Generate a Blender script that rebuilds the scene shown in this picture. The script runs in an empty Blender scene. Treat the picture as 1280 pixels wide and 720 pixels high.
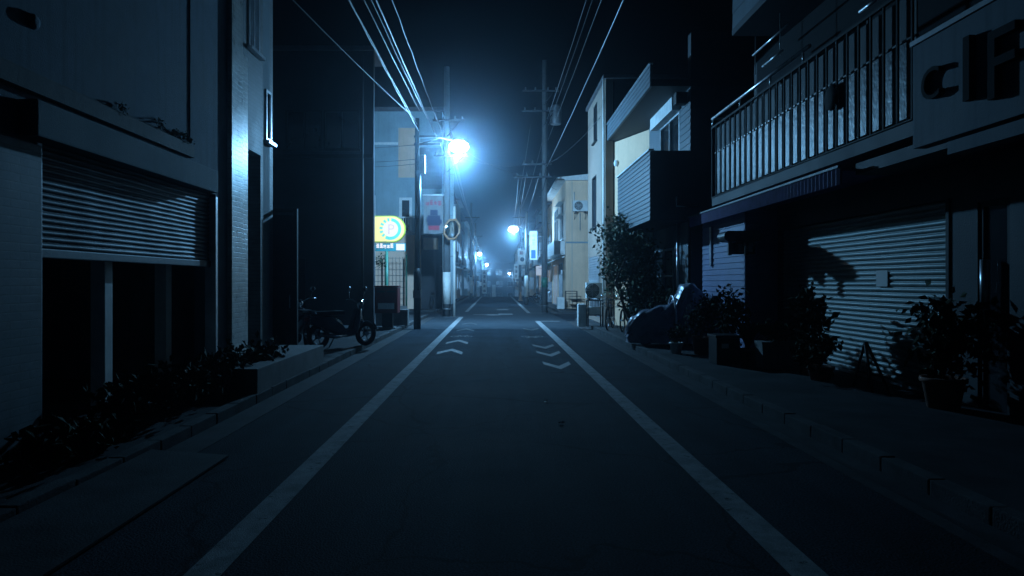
import bpy, bmesh, math, random
from mathutils import Vector, Matrix, noise
random.seed(7)
C = bpy.context.scene.collection
R = math.radians
F, H, VX, VY = 850.0, 1.5, 620.0, 353.0      # focal length and vanishing point in photo pixels, eye height in m
def PX(px, Y): return (px - VX) * Y / F
def PZ(py, Y): return H + (VY - py) * Y / F
def YX(px, X): return F * X / (px - VX)
def zG(y):                                     # the street falls away behind a crest
    return 0.0 if y < 72 else -0.035 * (y - 72)

# ------------------------------------------------------------------ mesh builder
class MB:
    def __init__(s): s.bm = bmesh.new(); s.smooth = False
    def face(s, pts):
        try: return s.bm.faces.new([s.bm.verts.new(p) for p in pts])
        except ValueError: return None
    def box(s, x0, x1, y0, y1, z0, z1, bev=0.0):
        if x0 > x1: x0, x1 = x1, x0
        if y0 > y1: y0, y1 = y1, y0
        v = [s.bm.verts.new((x, y, z)) for x in (x0, x1) for y in (y0, y1) for z in (z0, z1)]
        fs = [(0,1,3,2), (4,6,7,5), (0,4,5,1), (2,3,7,6), (0,2,6,4), (1,5,7,3)]
        fc = [s.bm.faces.new([v[i] for i in f]) for f in fs]
        if bev:
            es = list({e for f in fc for e in f.edges})
            bmesh.ops.bevel(s.bm, geom=es, offset=bev, segments=2, affect='EDGES', profile=0.7)
        return s
    def obox(s, c, ax, ay, az, bev=0.0):       # box with free axes (half-extent vectors)
        c, ax, ay, az = map(Vector, (c, ax, ay, az))
        v = [s.bm.verts.new(c + ax*i + ay*j + az*k) for i in (-1,1) for j in (-1,1) for k in (-1,1)]
        fs = [(0,1,3,2), (4,6,7,5), (0,4,5,1), (2,3,7,6), (0,2,6,4), (1,5,7,3)]
        fc = [s.bm.faces.new([v[i] for i in f]) for f in fs]
        if bev: bmesh.ops.bevel(s.bm, geom=list({e for f in fc for e in f.edges}), offset=bev, segments=2, affect='EDGES')
        return s
    def tube(s, path, r, seg=8, cap=True):
        path = [Vector(p) for p in path]; n = len(path); rings = []
        rr = r if isinstance(r, (list, tuple)) else [r]*n
        up = Vector((0,0,1)); prev = None
        for i, p in enumerate(path):
            d = (path[min(i+1,n-1)] - path[max(i-1,0)]).normalized()
            if prev is None:
                a = d.cross(up)
                if a.length < 1e-3: a = d.cross(Vector((1,0,0)))
            else:
                a = prev - d*prev.dot(d)
                if a.length < 1e-4: a = d.cross(up)
            a.normalize(); b = d.cross(a); prev = a
            rings.append([s.bm.verts.new(p + (a*math.cos(2*math.pi*k/seg) + b*math.sin(2*math.pi*k/seg))*rr[i]) for k in range(seg)])
        for i in range(n-1):
            for k in range(seg):
                f = s.bm.faces.new((rings[i][k], rings[i][(k+1)%seg], rings[i+1][(k+1)%seg], rings[i+1][k])); f.smooth = True
        if cap:
            s.bm.faces.new(rings[0]); s.bm.faces.new(rings[-1][::-1])
        return s
    def lathe(s, prof, c=(0,0,0), seg=20, axis='z', cap=True):
        c = Vector(c); rings = []
        for r, h in prof:
            ring = []
            for k in range(seg):
                a = 2*math.pi*k/seg; u, w = r*math.cos(a), r*math.sin(a)
                p = {'z': (u,w,h), 'y': (u,h,w), 'x': (h,u,w)}[axis]
                ring.append(s.bm.verts.new(c + Vector(p)))
            rings.append(ring)
        for i in range(len(rings)-1):
            for k in range(seg):
                f = s.bm.faces.new((rings[i][k], rings[i][(k+1)%seg], rings[i+1][(k+1)%seg], rings[i+1][k])); f.smooth = True
        if cap:
            s.bm.faces.new(rings[0]); s.bm.faces.new(rings[-1][::-1])
        return s
    def torus(s, c, axis, Rr, r, seg=28, ss=8, yscale=1.0):
        c = Vector(c); ax = Vector(axis).normalized()
        a = ax.cross(Vector((0,0,1)))
        if a.length < 1e-3: a = Vector((1,0,0))
        a.normalize(); b = ax.cross(a); g = []
        for i in range(seg):
            t = 2*math.pi*i/seg; d = a*math.cos(t) + b*math.sin(t)
            g.append([s.bm.verts.new(c + d*(Rr + r*math.cos(2*math.pi*k/ss)) + ax*r*math.sin(2*math.pi*k/ss)) for k in range(ss)])
        for i in range(seg):
            for k in range(ss):
                f = s.bm.faces.new((g[i][k], g[(i+1)%seg][k], g[(i+1)%seg][(k+1)%ss], g[i][(k+1)%ss])); f.smooth = True
        return s
    def prism(s, poly, axis, a0, a1):          # polygon in the plane across the axis, extruded from a0 to a1
        def P(u, w, a): return {'x': (a,u,w), 'y': (u,a,w), 'z': (u,w,a)}[axis]
        A = [s.bm.verts.new(P(u,w,a0)) for u,w in poly]; B = [s.bm.verts.new(P(u,w,a1)) for u,w in poly]
        n = len(poly)
        s.bm.faces.new(A); s.bm.faces.new(B[::-1])
        for i in range(n): s.bm.faces.new((A[i], A[(i+1)%n], B[(i+1)%n], B[i]))
        return s
    def profile(s, axis, plane, out, u0, u1, prof, back=-0.02, smooth=False, dent=0.0):
        def P(d, u, z): return (plane + out*d, u, z) if axis == 'x' else (u, plane + out*d, z)
        A = [s.bm.verts.new(P(d,u0,z)) for d,z in prof]; B = [s.bm.verts.new(P(d,u1,z)) for d,z in prof]
        if dent:                                 # slats bowed and knocked about a little
            nu = 40; cols = []
            for j in range(nu+1):
                u = u0+(u1-u0)*j/nu
                cols.append([s.bm.verts.new(P(d + dent*noise.noise((u*1.1, z*1.6, 3.0)) + dent*0.8*noise.noise((u*4.0, z*5.0, 9.0)), u, z + dent*0.6*noise.noise((u*0.9, round(z/0.06)*0.7, 1.0)))) for d,z in prof])
            for j in range(nu):
                for i in range(len(prof)-1):
                    f = s.bm.faces.new((cols[j][i], cols[j][i+1], cols[j+1][i+1], cols[j+1][i])); f.smooth = smooth
        for i in range(0 if dent else len(prof)-1):
            f = s.bm.faces.new((A[i], A[i+1], B[i+1], B[i])); f.smooth = smooth
        z0, z1 = prof[0][1], prof[-1][1]; F_ = s.face
        F_((P(back,u0,z0), P(back,u1,z0), P(back,u1,z1), P(back,u0,z1)))
        F_([P(back,u0,z0)] + [P(d,u0,z) for d,z in prof] + [P(back,u0,z1)])
        F_([P(back,u1,z0)] + [P(d,u1,z) for d,z in prof] + [P(back,u1,z1)])
        F_((P(back,u0,z0), P(prof[0][0],u0,z0), P(prof[0][0],u1,z0), P(back,u1,z0)))
        F_((P(back,u0,z1), P(back,u1,z1), P(prof[-1][0],u1,z1), P(prof[-1][0],u0,z1)))
        return s
    def wall(s, axis, plane, out, u0, u1, z0, z1, holes=(), t=0.2):
        us = sorted({u0, u1, *[min(max(h[i],u0),u1) for h in holes for i in (0,1)]})
        zs = sorted({z0, z1, *[min(max(h[i],z0),z1) for h in holes for i in (2,3)]})
        for i in range(len(us)-1):
            run = None
            for j in range(len(zs)-1):
                cu, cz = (us[i]+us[i+1])/2, (zs[j]+zs[j+1])/2
                solid = not any(h[0] < cu < h[1] and h[2] < cz < h[3] for h in holes)
                if solid: run = (run[0], zs[j+1]) if run else (zs[j], zs[j+1])
                if (not solid or j == len(zs)-2) and run:
                    if axis == 'x': s.box(plane, plane - out*t, us[i], us[i+1], run[0], run[1])
                    else: s.box(us[i], us[i+1], plane, plane - out*t, run[0], run[1])
                    run = None
        return s
    def leaves(s, c, rad, n, size, clumps=9, spread=0.45, flat=0.0):
        c = Vector(c); rad = Vector(rad)
        cs = []
        for _ in range(clumps):
            v = Vector((random.gauss(0,1), random.gauss(0,1), random.gauss(0,1))).normalized() * random.uniform(0.35, 0.85)
            cs.append((v, random.uniform(0.6, 1.2)))
        for _ in range(n):
            k, w = random.choice(cs)
            p = k + Vector((random.gauss(0,1), random.gauss(0,1), random.gauss(0,1))) * spread * w * 0.6
            p = c + Vector((p.x*rad.x, p.y*rad.y, p.z*rad.z))
            d = Vector((random.gauss(0,1), random.gauss(0,1), random.gauss(0,1)*(1-flat) - 0.25)).normalized()
            e = d.cross(Vector((random.gauss(0,1), random.gauss(0,1), random.gauss(0,1)))).normalized()
            L = size * random.uniform(0.6, 1.35); W = L * random.uniform(0.22, 0.36)
            nrm = d.cross(e)
            s.face((p, p + d*L*0.5 + e*W + nrm*W*0.3, p + d*L, p + d*L*0.5 - e*W + nrm*W*0.3))
        return s
    def build(s, name, m, parent=None, normals=True):
        if normals: bmesh.ops.recalc_face_normals(s.bm, faces=s.bm.faces)
        me = bpy.data.meshes.new(name); s.bm.to_mesh(me); s.bm.free()
        o = bpy.data.objects.new(name, me); C.objects.link(o)
        if m: me.materials.append(m)
        if parent: adopt(o, parent)
        return o
def adopt(o, parent):                          # meshes are written in world coordinates; a thing's Empty sits at its base
    o.parent = parent
    if parent.type == 'EMPTY': o.matrix_parent_inverse = Matrix.Translation(-parent.location)
def thing(name, label, cat, loc=(0,0,0), group=None):
    o = bpy.data.objects.new(name, None); C.objects.link(o); o.location = loc
    o.empty_display_size = 0.2
    return tag(o, label, cat, group)
def tag(o, label=None, cat=None, group=None, kind=None):
    if label: o['label'] = label
    if cat: o['category'] = cat
    if group: o['group'] = group
    if kind: o['kind'] = kind
    return o
def struct(o): o['kind'] = 'structure'; return o
def dup(root, loc, rz=0, label=None, group=None, scale=1.0):
    r = root.copy(); C.objects.link(r); r.location = loc; r.rotation_euler = (0,0,rz); r.scale = (scale,)*3
    if label: r['label'] = label
    if group: r['group'] = group
    for ch in list(root.children):
        c = ch.copy(); C.objects.link(c); c.parent = r
        for g in list(ch.children):
            d = g.copy(); C.objects.link(d); d.parent = c
    return r

# ------------------------------------------------------------------ materials
def pm(name, col, rough=0.75, var=0.25, scale=2.5, bump=0.15, bscale=45, metal=0.0, spec=0.3, streak=0.0, col2=None, tile=None, coat=0.0, speck=0.0, chip=None, road=False):
    m = bpy.data.materials.new(name); m.use_nodes = True
    nt = m.node_tree; N, L = nt.nodes, nt.links
    b = N['Principled BSDF']; b.inputs['Metallic'].default_value = metal
    b.inputs['Specular IOR Level'].default_value = spec; b.inputs['Coat Weight'].default_value = coat
    tc = N.new('ShaderNodeTexCoord')
    n1 = N.new('ShaderNodeTexNoise'); n1.inputs['Scale'].default_value = scale; n1.inputs['Detail'].default_value = 7; n1.inputs['Roughness'].default_value = 0.65
    L.new(tc.outputs['Object'], n1.inputs['Vector'])
    ramp = N.new('ShaderNodeValToRGB')
    lo = [max(0, c*(1-var)) for c in col]; hi = list(col2 or [min(1, c*(1+var*0.6)) for c in col])
    ramp.color_ramp.elements[0].position = 0.33; ramp.color_ramp.elements[1].position = 0.68
    ramp.color_ramp.elements[0].color = (*lo, 1); ramp.color_ramp.elements[1].color = (*hi, 1)
    L.new(n1.outputs['Fac'], ramp.inputs['Fac']); cout = ramp.outputs['Color']
    if streak:                                   # rain streaks: noise stretched along Z
        mp = N.new('ShaderNodeMapping'); mp.inputs['Scale'].default_value = (6, 6, 0.35)
        n3 = N.new('ShaderNodeTexNoise'); n3.inputs['Scale'].default_value = 1.6; n3.inputs['Detail'].default_value = 5
        L.new(tc.outputs['Object'], mp.inputs['Vector']); L.new(mp.outputs[0], n3.inputs['Vector'])
        r3 = N.new('ShaderNodeMapRange'); r3.inputs[1].default_value = 0.5; r3.inputs[2].default_value = 0.75; r3.inputs[3].default_value = 0; r3.inputs[4].default_value = streak
        L.new(n3.outputs['Fac'], r3.inputs[0])
        mx = N.new('ShaderNodeMix'); mx.data_type = 'RGBA'
        L.new(r3.outputs[0], mx.inputs['Factor']); L.new(cout, mx.inputs['A']); mx.inputs['B'].default_value = (*[c*0.35 for c in col], 1)
        cout = mx.outputs['Result']
    n2 = N.new('ShaderNodeTexNoise'); n2.inputs['Scale'].default_value = bscale; n2.inputs['Detail'].default_value = 4
    L.new(tc.outputs['Object'], n2.inputs['Vector']); hgt = n2.outputs['Fac']
    if road:                                     # lengthwise wear from tyres and a few meandering cracks
        mp = N.new('ShaderNodeMapping'); mp.inputs['Scale'].default_value = (2.2, 0.07, 1); L.new(tc.outputs['Object'], mp.inputs['Vector'])
        n5 = N.new('ShaderNodeTexNoise'); n5.inputs['Scale'].default_value = 1.3; n5.inputs['Detail'].default_value = 6; L.new(mp.outputs[0], n5.inputs['Vector'])
        r5 = N.new('ShaderNodeMapRange'); r5.inputs[1].default_value = 0.3; r5.inputs[2].default_value = 0.7; r5.inputs[3].default_value = 0.68; r5.inputs[4].default_value = 1.3; L.new(n5.outputs['Fac'], r5.inputs[0])
        m5 = N.new('ShaderNodeMix'); m5.data_type = 'RGBA'; m5.blend_type = 'MULTIPLY'; m5.inputs['Factor'].default_value = 1
        L.new(cout, m5.inputs['A']); L.new(r5.outputs[0], m5.inputs['B'])
        n6 = N.new('ShaderNodeTexNoise'); n6.inputs['Scale'].default_value = 1.4; n6.inputs['Detail'].default_value = 6; L.new(tc.outputs['Object'], n6.inputs['Vector'])
        va = N.new('ShaderNodeVectorMath'); va.operation = 'MULTIPLY_ADD'; va.inputs[1].default_value = (0.9,0.9,0); L.new(n6.outputs['Color'], va.inputs[0]); L.new(tc.outputs['Object'], va.inputs[2])
        vo = N.new('ShaderNodeTexVoronoi'); vo.feature = 'DISTANCE_TO_EDGE'; vo.inputs['Scale'].default_value = 0.42; L.new(va.outputs[0], vo.inputs['Vector'])
        r6 = N.new('ShaderNodeMapRange'); r6.inputs[1].default_value = 0.003; r6.inputs[2].default_value = 0.009; r6.inputs[3].default_value = 0.35; r6.inputs[4].default_value = 1.0; L.new(vo.outputs['Distance'], r6.inputs[0])
        m6 = N.new('ShaderNodeMix'); m6.data_type = 'RGBA'; m6.blend_type = 'MULTIPLY'; m6.inputs['Factor'].default_value = 1
        L.new(m5.outputs['Result'], m6.inputs['A']); L.new(r6.outputs[0], m6.inputs['B']); cout = m6.outputs['Result']
    if chip:                                     # paint worn through to what lies under it
        n4 = N.new('ShaderNodeTexNoise'); n4.inputs['Scale'].default_value = 9; n4.inputs['Detail'].default_value = 9; n4.inputs['Roughness'].default_value = 0.75
        L.new(tc.outputs['Object'], n4.inputs['Vector'])
        r4 = N.new('ShaderNodeMapRange'); r4.inputs[1].default_value = chip; r4.inputs[2].default_value = chip+0.06
        L.new(n4.outputs['Fac'], r4.inputs[0])
        m4 = N.new('ShaderNodeMix'); m4.data_type = 'RGBA'; L.new(r4.outputs[0], m4.inputs['Factor']); L.new(cout, m4.inputs['A']); m4.inputs['B'].default_value = (0.045,0.05,0.055,1)
        cout = m4.outputs['Result']
    if speck:
        rs = N.new('ShaderNodeMapRange'); rs.inputs[1].default_value = 0.35; rs.inputs[2].default_value = 0.7; rs.inputs[3].default_value = 1-speck; rs.inputs[4].default_value = 1+speck
        L.new(n2.outputs['Fac'], rs.inputs[0])
        ms = N.new('ShaderNodeMix'); ms.data_type = 'RGBA'; ms.blend_type = 'MULTIPLY'; ms.inputs['Factor'].default_value = 1
        L.new(cout, ms.inputs['A']); L.new(rs.outputs[0], ms.inputs['B']); cout = ms.outputs['Result']
    if tile:                                     # (axis, width, height, mortar)
        ax, tw, th, mo = tile
        sp = N.new('ShaderNodeSeparateXYZ'); cb = N.new('ShaderNodeCombineXYZ')
        L.new(tc.outputs['Object'], sp.inputs[0]); L.new(sp.outputs['Y' if ax == 'x' else 'X'], cb.inputs[0]); L.new(sp.outputs['Z'], cb.inputs[1])
        br = N.new('ShaderNodeTexBrick'); br.inputs['Scale'].default_value = 1; br.inputs['Brick Width'].default_value = tw; br.inputs['Row Height'].default_value = th
        br.inputs['Mortar Size'].default_value = mo; br.inputs['Mortar Smooth'].default_value = 0.3
        br.inputs['Color1'].default_value = (1,1,1,1); br.inputs['Color2'].default_value = (0.92,0.92,0.92,1); br.inputs['Mortar'].default_value = (0.78,0.78,0.78,1)
        L.new(cb.outputs[0], br.inputs['Vector'])
        mm = N.new('ShaderNodeMix'); mm.data_type = 'RGBA'; mm.blend_type = 'MULTIPLY'; mm.inputs['Factor'].default_value = 1
        L.new(cout, mm.inputs['A']); L.new(br.outputs['Color'], mm.inputs['B']); cout = mm.outputs['Result']
        ad = N.new('ShaderNodeMath'); ad.operation = 'MULTIPLY_ADD'; ad.inputs[1].default_value = -1.0
        L.new(br.outputs['Fac'], ad.inputs[0])
        sc = N.new('ShaderNodeMath'); sc.operation = 'MULTIPLY'; sc.inputs[1].default_value = 0.15
        L.new(hgt, sc.inputs[0]); L.new(sc.outputs[0], ad.inputs[2]); hgt = ad.outputs[0]
    L.new(cout, b.inputs['Base Color'])
    rr = N.new('ShaderNodeMapRange'); rr.inputs[3].default_value = max(0.03, rough-0.12); rr.inputs[4].default_value = min(1, rough+0.12)
    L.new(n1.outputs['Fac'], rr.inputs[0]); L.new(rr.outputs[0], b.inputs['Roughness'])
    if bump:
        bp = N.new('ShaderNodeBump'); bp.inputs['Strength'].default_value = bump; bp.inputs['Distance'].default_value = 0.01
        L.new(hgt, bp.inputs['Height']); L.new(bp.outputs[0], b.inputs['Normal'])
    return m
def glow(name, col, strength):
    m = bpy.data.materials.new(name); m.use_nodes = True; b = m.node_tree.nodes['Principled BSDF']
    b.inputs['Base Color'].default_value = (*[c*0.15 for c in col], 1)
    b.inputs['Emission Color'].default_value = (*col, 1); b.inputs['Emission Strength'].default_value = strength
    return m
M = dict(
    asphalt=pm('asphalt', (0.018,0.027,0.039), 0.95, 0.4, 0.9, 0.9, 75, spec=0.06, col2=(0.029,0.042,0.053), speck=0.9, road=True),
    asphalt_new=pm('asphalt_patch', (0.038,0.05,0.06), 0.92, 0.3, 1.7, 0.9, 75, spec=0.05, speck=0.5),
    asphalt_cut=pm('asphalt_repair', (0.014,0.019,0.023), 0.8, 0.4, 1.5, 0.9, 75, spec=0.2, col2=(0.022,0.029,0.034), speck=0.9),
    concrete=pm('concrete', (0.17,0.175,0.175), 0.8, 0.35, 1.8, 0.4, 60, streak=0.3, spec=0.2),
    pave=pm('pavement_concrete', (0.045,0.05,0.054), 0.85, 0.4, 1.3, 0.5, 70, spec=0.05),
    kerb=pm('kerb_stone', (0.075,0.08,0.083), 0.8, 0.4, 3, 0.5, 60, spec=0.05),
    gutter=pm('gutter_concrete', (0.055,0.06,0.064), 0.75, 0.4, 2.2, 0.4, 70, spec=0.05),
    stucco=pm('stained_stucco', (0.145,0.19,0.235), 0.85, 0.35, 0.9, 0.5, 70, streak=0.45),
    stucco_clean=pm('grey_render', (0.15,0.195,0.22), 0.8, 0.15, 0.8, 0.3, 80, streak=0.2),
    tile_x=pm('white_wall_tile', (0.17,0.20,0.22), 0.6, 0.25, 3, 0.15, 50, tile=('x', 0.23, 0.07, 0.006)),
    tile_gloss=pm('glazed_corner_tile', (0.62,0.60,0.56), 0.3, 0.25, 5, 0.3, 50, tile=('x', 0.23, 0.075, 0.008), spec=0.7),
    brick_x=pm('pale_brick', (0.17,0.18,0.185), 0.6, 0.3, 3, 0.3, 50, tile=('x', 0.22, 0.065, 0.008)),
    shutter_l=pm('grey_shutter_paint', (0.085,0.105,0.12), 0.5, 0.3, 2, 0.1, 40, metal=0.2, streak=0.3),
    shutter_r=pm('pale_green_shutter_paint', (0.17,0.21,0.20), 0.5, 0.25, 2, 0.1, 40, metal=0.1, streak=0.25),
    dark_wall=pm('charcoal_cladding', (0.032,0.036,0.042), 0.7, 0.3, 1.2, 0.3, 50),
    dark_metal=pm('dark_painted_metal', (0.022,0.024,0.027), 0.65, 0.35, 5, 0.1, 40, metal=0.0, spec=0.15),
    black_plastic=pm('black_plastic', (0.02,0.02,0.022), 0.35, 0.3, 6, 0.05, 60),
    rubber=pm('black_rubber', (0.014,0.014,0.014), 0.85, 0.3, 8, 0.3, 80, spec=0.1),
    chrome=pm('worn_chrome', (0.35,0.37,0.4), 0.2, 0.2, 8, 0.02, 40, metal=1.0),
    alu=pm('aluminium', (0.55,0.57,0.6), 0.35, 0.2, 6, 0.05, 50, metal=0.8),
    white=pm('white_paint', (0.75,0.75,0.73), 0.5, 0.18, 3, 0.08, 50, streak=0.2),
    cream=pm('cream_render', (0.72,0.47,0.31), 0.8, 0.16, 0.8, 0.3, 90, streak=0.3),
    beige=pm('beige_siding_paint', (0.85,0.58,0.40), 0.75, 0.14, 0.7, 0.2, 90, streak=0.25),
    whitelow=pm('white_painted_wall', (0.90,0.62,0.47), 0.8, 0.1, 0.9, 0.3, 80, streak=0.1),
    greyrender=pm('grey_white_render', (0.25,0.20,0.165), 0.8, 0.18, 0.9, 0.3, 80, streak=0.3),
    whitewall=pm('off_white_render', (0.58,0.50,0.43), 0.8, 0.18, 0.9, 0.3, 80, streak=0.3),
    bluegrey=pm('blue_grey_cladding', (0.28,0.38,0.42), 0.65, 0.2, 0.8, 0.2, 60, streak=0.2),
    siding=pm('grey_blue_siding_paint', (0.11,0.135,0.155), 0.6, 0.2, 2, 0.15, 60, streak=0.2),
    siding_navy=pm('navy_siding_paint', (0.13,0.15,0.28), 0.6, 0.25, 2, 0.15, 60),
    awning=pm('purple_awning_cloth', (0.13,0.10,0.24), 0.8, 0.3, 4, 0.3, 120),
    wood=pm('weathered_wood', (0.12,0.10,0.08), 0.8, 0.4, 6, 0.4, 60),
    pole=pm('pole_concrete', (0.10,0.11,0.115), 0.75, 0.25, 3, 0.3, 60, streak=0.3),
    pole_base=pm('pole_base_wrap', (0.5,0.5,0.47), 0.7, 0.25, 3, 0.4, 60),
    steel=pm('galvanised_steel', (0.16,0.17,0.18), 0.55, 0.3, 5, 0.1, 50, metal=0.7),
    cable=pm('cable_sheath', (0.035,0.035,0.038), 0.38, 0.3, 3, 0.3, 15, spec=0.6),
    cable_pale=pm('pale_cable_wrap', (0.16,0.175,0.2), 0.4, 0.3, 3, 0.4, 12, spec=0.6),
    red=pm('red_enamel', (0.14,0.012,0.015), 0.4, 0.25, 4, 0.05, 50),
    green=pm('green_painted_steel', (0.03,0.13,0.09), 0.45, 0.25, 4, 0.1, 50),
    glass=pm('window_glass', (0.02,0.025,0.03), 0.06, 0.3, 0.7, 0.03, 2, spec=0.8),
    frosted=pm('mottled_frosted_panel', (0.03,0.04,0.05), 0.4, 0.7, 14, 1.0, 13, spec=0.15, col2=(0.09,0.115,0.14)),
    panel_plain=pm('plain_dark_panel', (0.022,0.028,0.034), 0.7, 0.2, 3, 0.2, 30),
    paint=pm('road_paint', (0.27,0.285,0.29), 0.85, 0.35, 5, 0.7, 130, spec=0.05, col2=(0.34,0.36,0.37), speck=0.25, chip=0.58),
    paint_worn=pm('worn_road_paint', (0.05,0.055,0.06), 0.65, 0.5, 9, 0.8, 130, col2=(0.105,0.115,0.12), speck=0.4, chip=0.54),
    paint_faint=pm('faint_road_paint', (0.04,0.048,0.054), 0.7, 0.4, 9, 0.8, 130, col2=(0.065,0.075,0.082), speck=0.4, chip=0.52),
    leaf=pm('leaf_green', (0.04,0.075,0.03), 0.65, 0.45, 4, 0.1, 30, col2=(0.085,0.12,0.05)),
    dry_weed=pm('dry_weed', (0.26,0.27,0.24), 0.9, 0.4, 6, 0.1, 30, spec=0.05),
    leaf_dark=pm('dark_leaf', (0.018,0.033,0.017), 0.8, 0.45, 4, 0.1, 30, spec=0.08, col2=(0.05,0.07,0.032)),
    ivy=pm('ivy_leaf', (0.02,0.035,0.02), 0.5, 0.4, 4, 0.1, 30),
    bark=pm('bark', (0.08,0.065,0.05), 0.9, 0.4, 12, 0.8, 60),
    terracotta=pm('terracotta', (0.25,0.12,0.08), 0.8, 0.3, 5, 0.3, 60),
    soil=pm('planting_soil', (0.035,0.028,0.022), 0.95, 0.5, 9, 0.9, 40),
    cover=pm('vehicle_cover_cloth', (0.17,0.19,0.25), 0.28, 0.3, 3, 0.7, 16, spec=0.6),
    scooter=pm('dark_scooter_paint', (0.025,0.03,0.045), 0.18, 0.3, 5, 0.02, 40, coat=0.6),
    red_print=pm('red_print', (0.24,0.03,0.05), 0.7, 0.2, 8, 0.05, 40),
    blue_print=pm('blue_print', (0.03,0.13,0.5), 0.6, 0.2, 8, 0.05, 40),
    navy_print=pm('navy_print', (0.014,0.018,0.045), 0.7, 0.2, 8, 0.05, 40),
    banner=pm('banner_cloth', (0.13,0.135,0.14), 0.8, 0.15, 5, 0.3, 60),
    mirror=pm('mirror_face', (0.55,0.6,0.6), 0.05, 0.1, 4, 0.0, 40, metal=1.0),
    orange=pm('orange_enamel', (0.28,0.15,0.08), 0.4, 0.25, 5, 0.05, 40),
    board=pm('faded_sign_board', (0.08,0.105,0.13), 0.75, 0.3, 1.2, 0.2, 50, streak=0.5),
    rail=pm('glossy_rail', (0.85,0.86,0.88), 0.3, 0.1, 5, 0.02, 40, metal=0.6, spec=0.9),
    black_wall=pm('near_black_wall', (0.012,0.013,0.015), 0.85, 0.4, 1.5, 0.3, 50, spec=0.1),  # upper wall made near black in its colour, darker than the wall below
    roof=pm('roof_sheet', (0.10,0.10,0.11), 0.6, 0.3, 2, 0.3, 40),
    paper=pm('paper_notice', (0.7,0.7,0.68), 0.8, 0.1, 6, 0.05, 60),
    car_paint=pm('silver_car_paint', (0.45,0.47,0.5), 0.25, 0.12, 5, 0.02, 60, metal=0.5, coat=0.5),
    lamp_on=glow('lamp_glass_lit', (1.0,0.95,0.95), 40),
    sign_yellow=glow('lit_yellow_panel', (1.0,0.90,0.36), 0.85),
    sign_teal=glow('lit_teal_ring', (0.12,0.74,0.66), 0.8),
    sign_white=glow('lit_white_panel', (1.0,0.93,0.95), 0.74),
    window_lit=glow('lit_shop_window', (1.0,0.86,0.62), 0.16),
    sign_box=glow('lit_sign_box', (0.85,0.9,1.0), 0.35),
)
def lamp_or_fill_light(parent, loc, watts, col, rad=0.12):
    d = bpy.data.lights.new('lamp_or_fill_light', 'POINT'); d.energy = watts; d.color = col; d.shadow_soft_size = rad
    o = bpy.data.objects.new('lamp_or_fill_light', d); C.objects.link(o); o.location = loc; adopt(o, parent)
    return o

# ------------------------------------------------------------------ building pieces
def window(parent, axis, plane, out, u0, u1, z0, z1, frame=None, pane=None, mull=1, sill=True, depth=0.1, fw=0.05, trans=False):
    """frame stands 2 cm proud of the wall's outer face; the pane sits back in it"""
    frame = frame or M['alu']; pane = pane or M['glass']
    f = MB(); p1 = plane + out*0.02; p0 = plane - out*depth
    def bx(a, b, c, d, mb=f, q0=p0, q1=p1):
        if axis == 'x': mb.box(q0, q1, a, b, c, d)
        else: mb.box(a, b, q0, q1, c, d)
    bx(u0, u0+fw, z0, z1); bx(u1-fw, u1, z0, z1); bx(u0+fw, u1-fw, z0, z0+fw); bx(u0+fw, u1-fw, z1-fw, z1)
    for k in range(mull):
        um = u0 + (u1-u0)*(k+1)/(mull+1); bx(um-fw*0.4, um+fw*0.4, z0+fw, z1-fw)
    if trans: bx(u0+fw, u1-fw, z0+(z1-z0)*0.68-0.02, z0+(z1-z0)*0.68+0.02)
    fr = f.build('window', frame, parent)
    g = MB(); bx(u0+fw*0.6, u1-fw*0.6, z0+fw*0.6, z1-fw*0.6, g, plane-out*(depth*0.7), plane-out*(depth*0.4)); g.build('pane', pane, fr)
    if sill:
        q = MB(); bx(u0-0.06, u1+0.06, z0-0.06, z0-0.004, q, plane-out*0.02, plane+out*0.09); q.build('sill', frame, fr)
    return fr
def lap(z0, z1, pitch, d):                     # lapped siding profile
    pr = []; z = z0
    while z < z1 - 0.01:
        zt = min(z+pitch, z1); pr += [(d, z), (0.004, zt-0.002)]; z = zt
    return pr
def wave(z0, z1, pitch, d):                    # roller shutter slats
    pr = []; n = int((z1-z0)/pitch)
    for i in range(n):
        for t in (0, 0.12, 0.3, 0.5, 0.7, 0.88):
            pr.append((d*math.sin(math.pi*t)**0.6 if 0 < t < 1 else 0, z0 + (i+t)*(z1-z0)/n))
    pr.append((0, z1)); return pr
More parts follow.
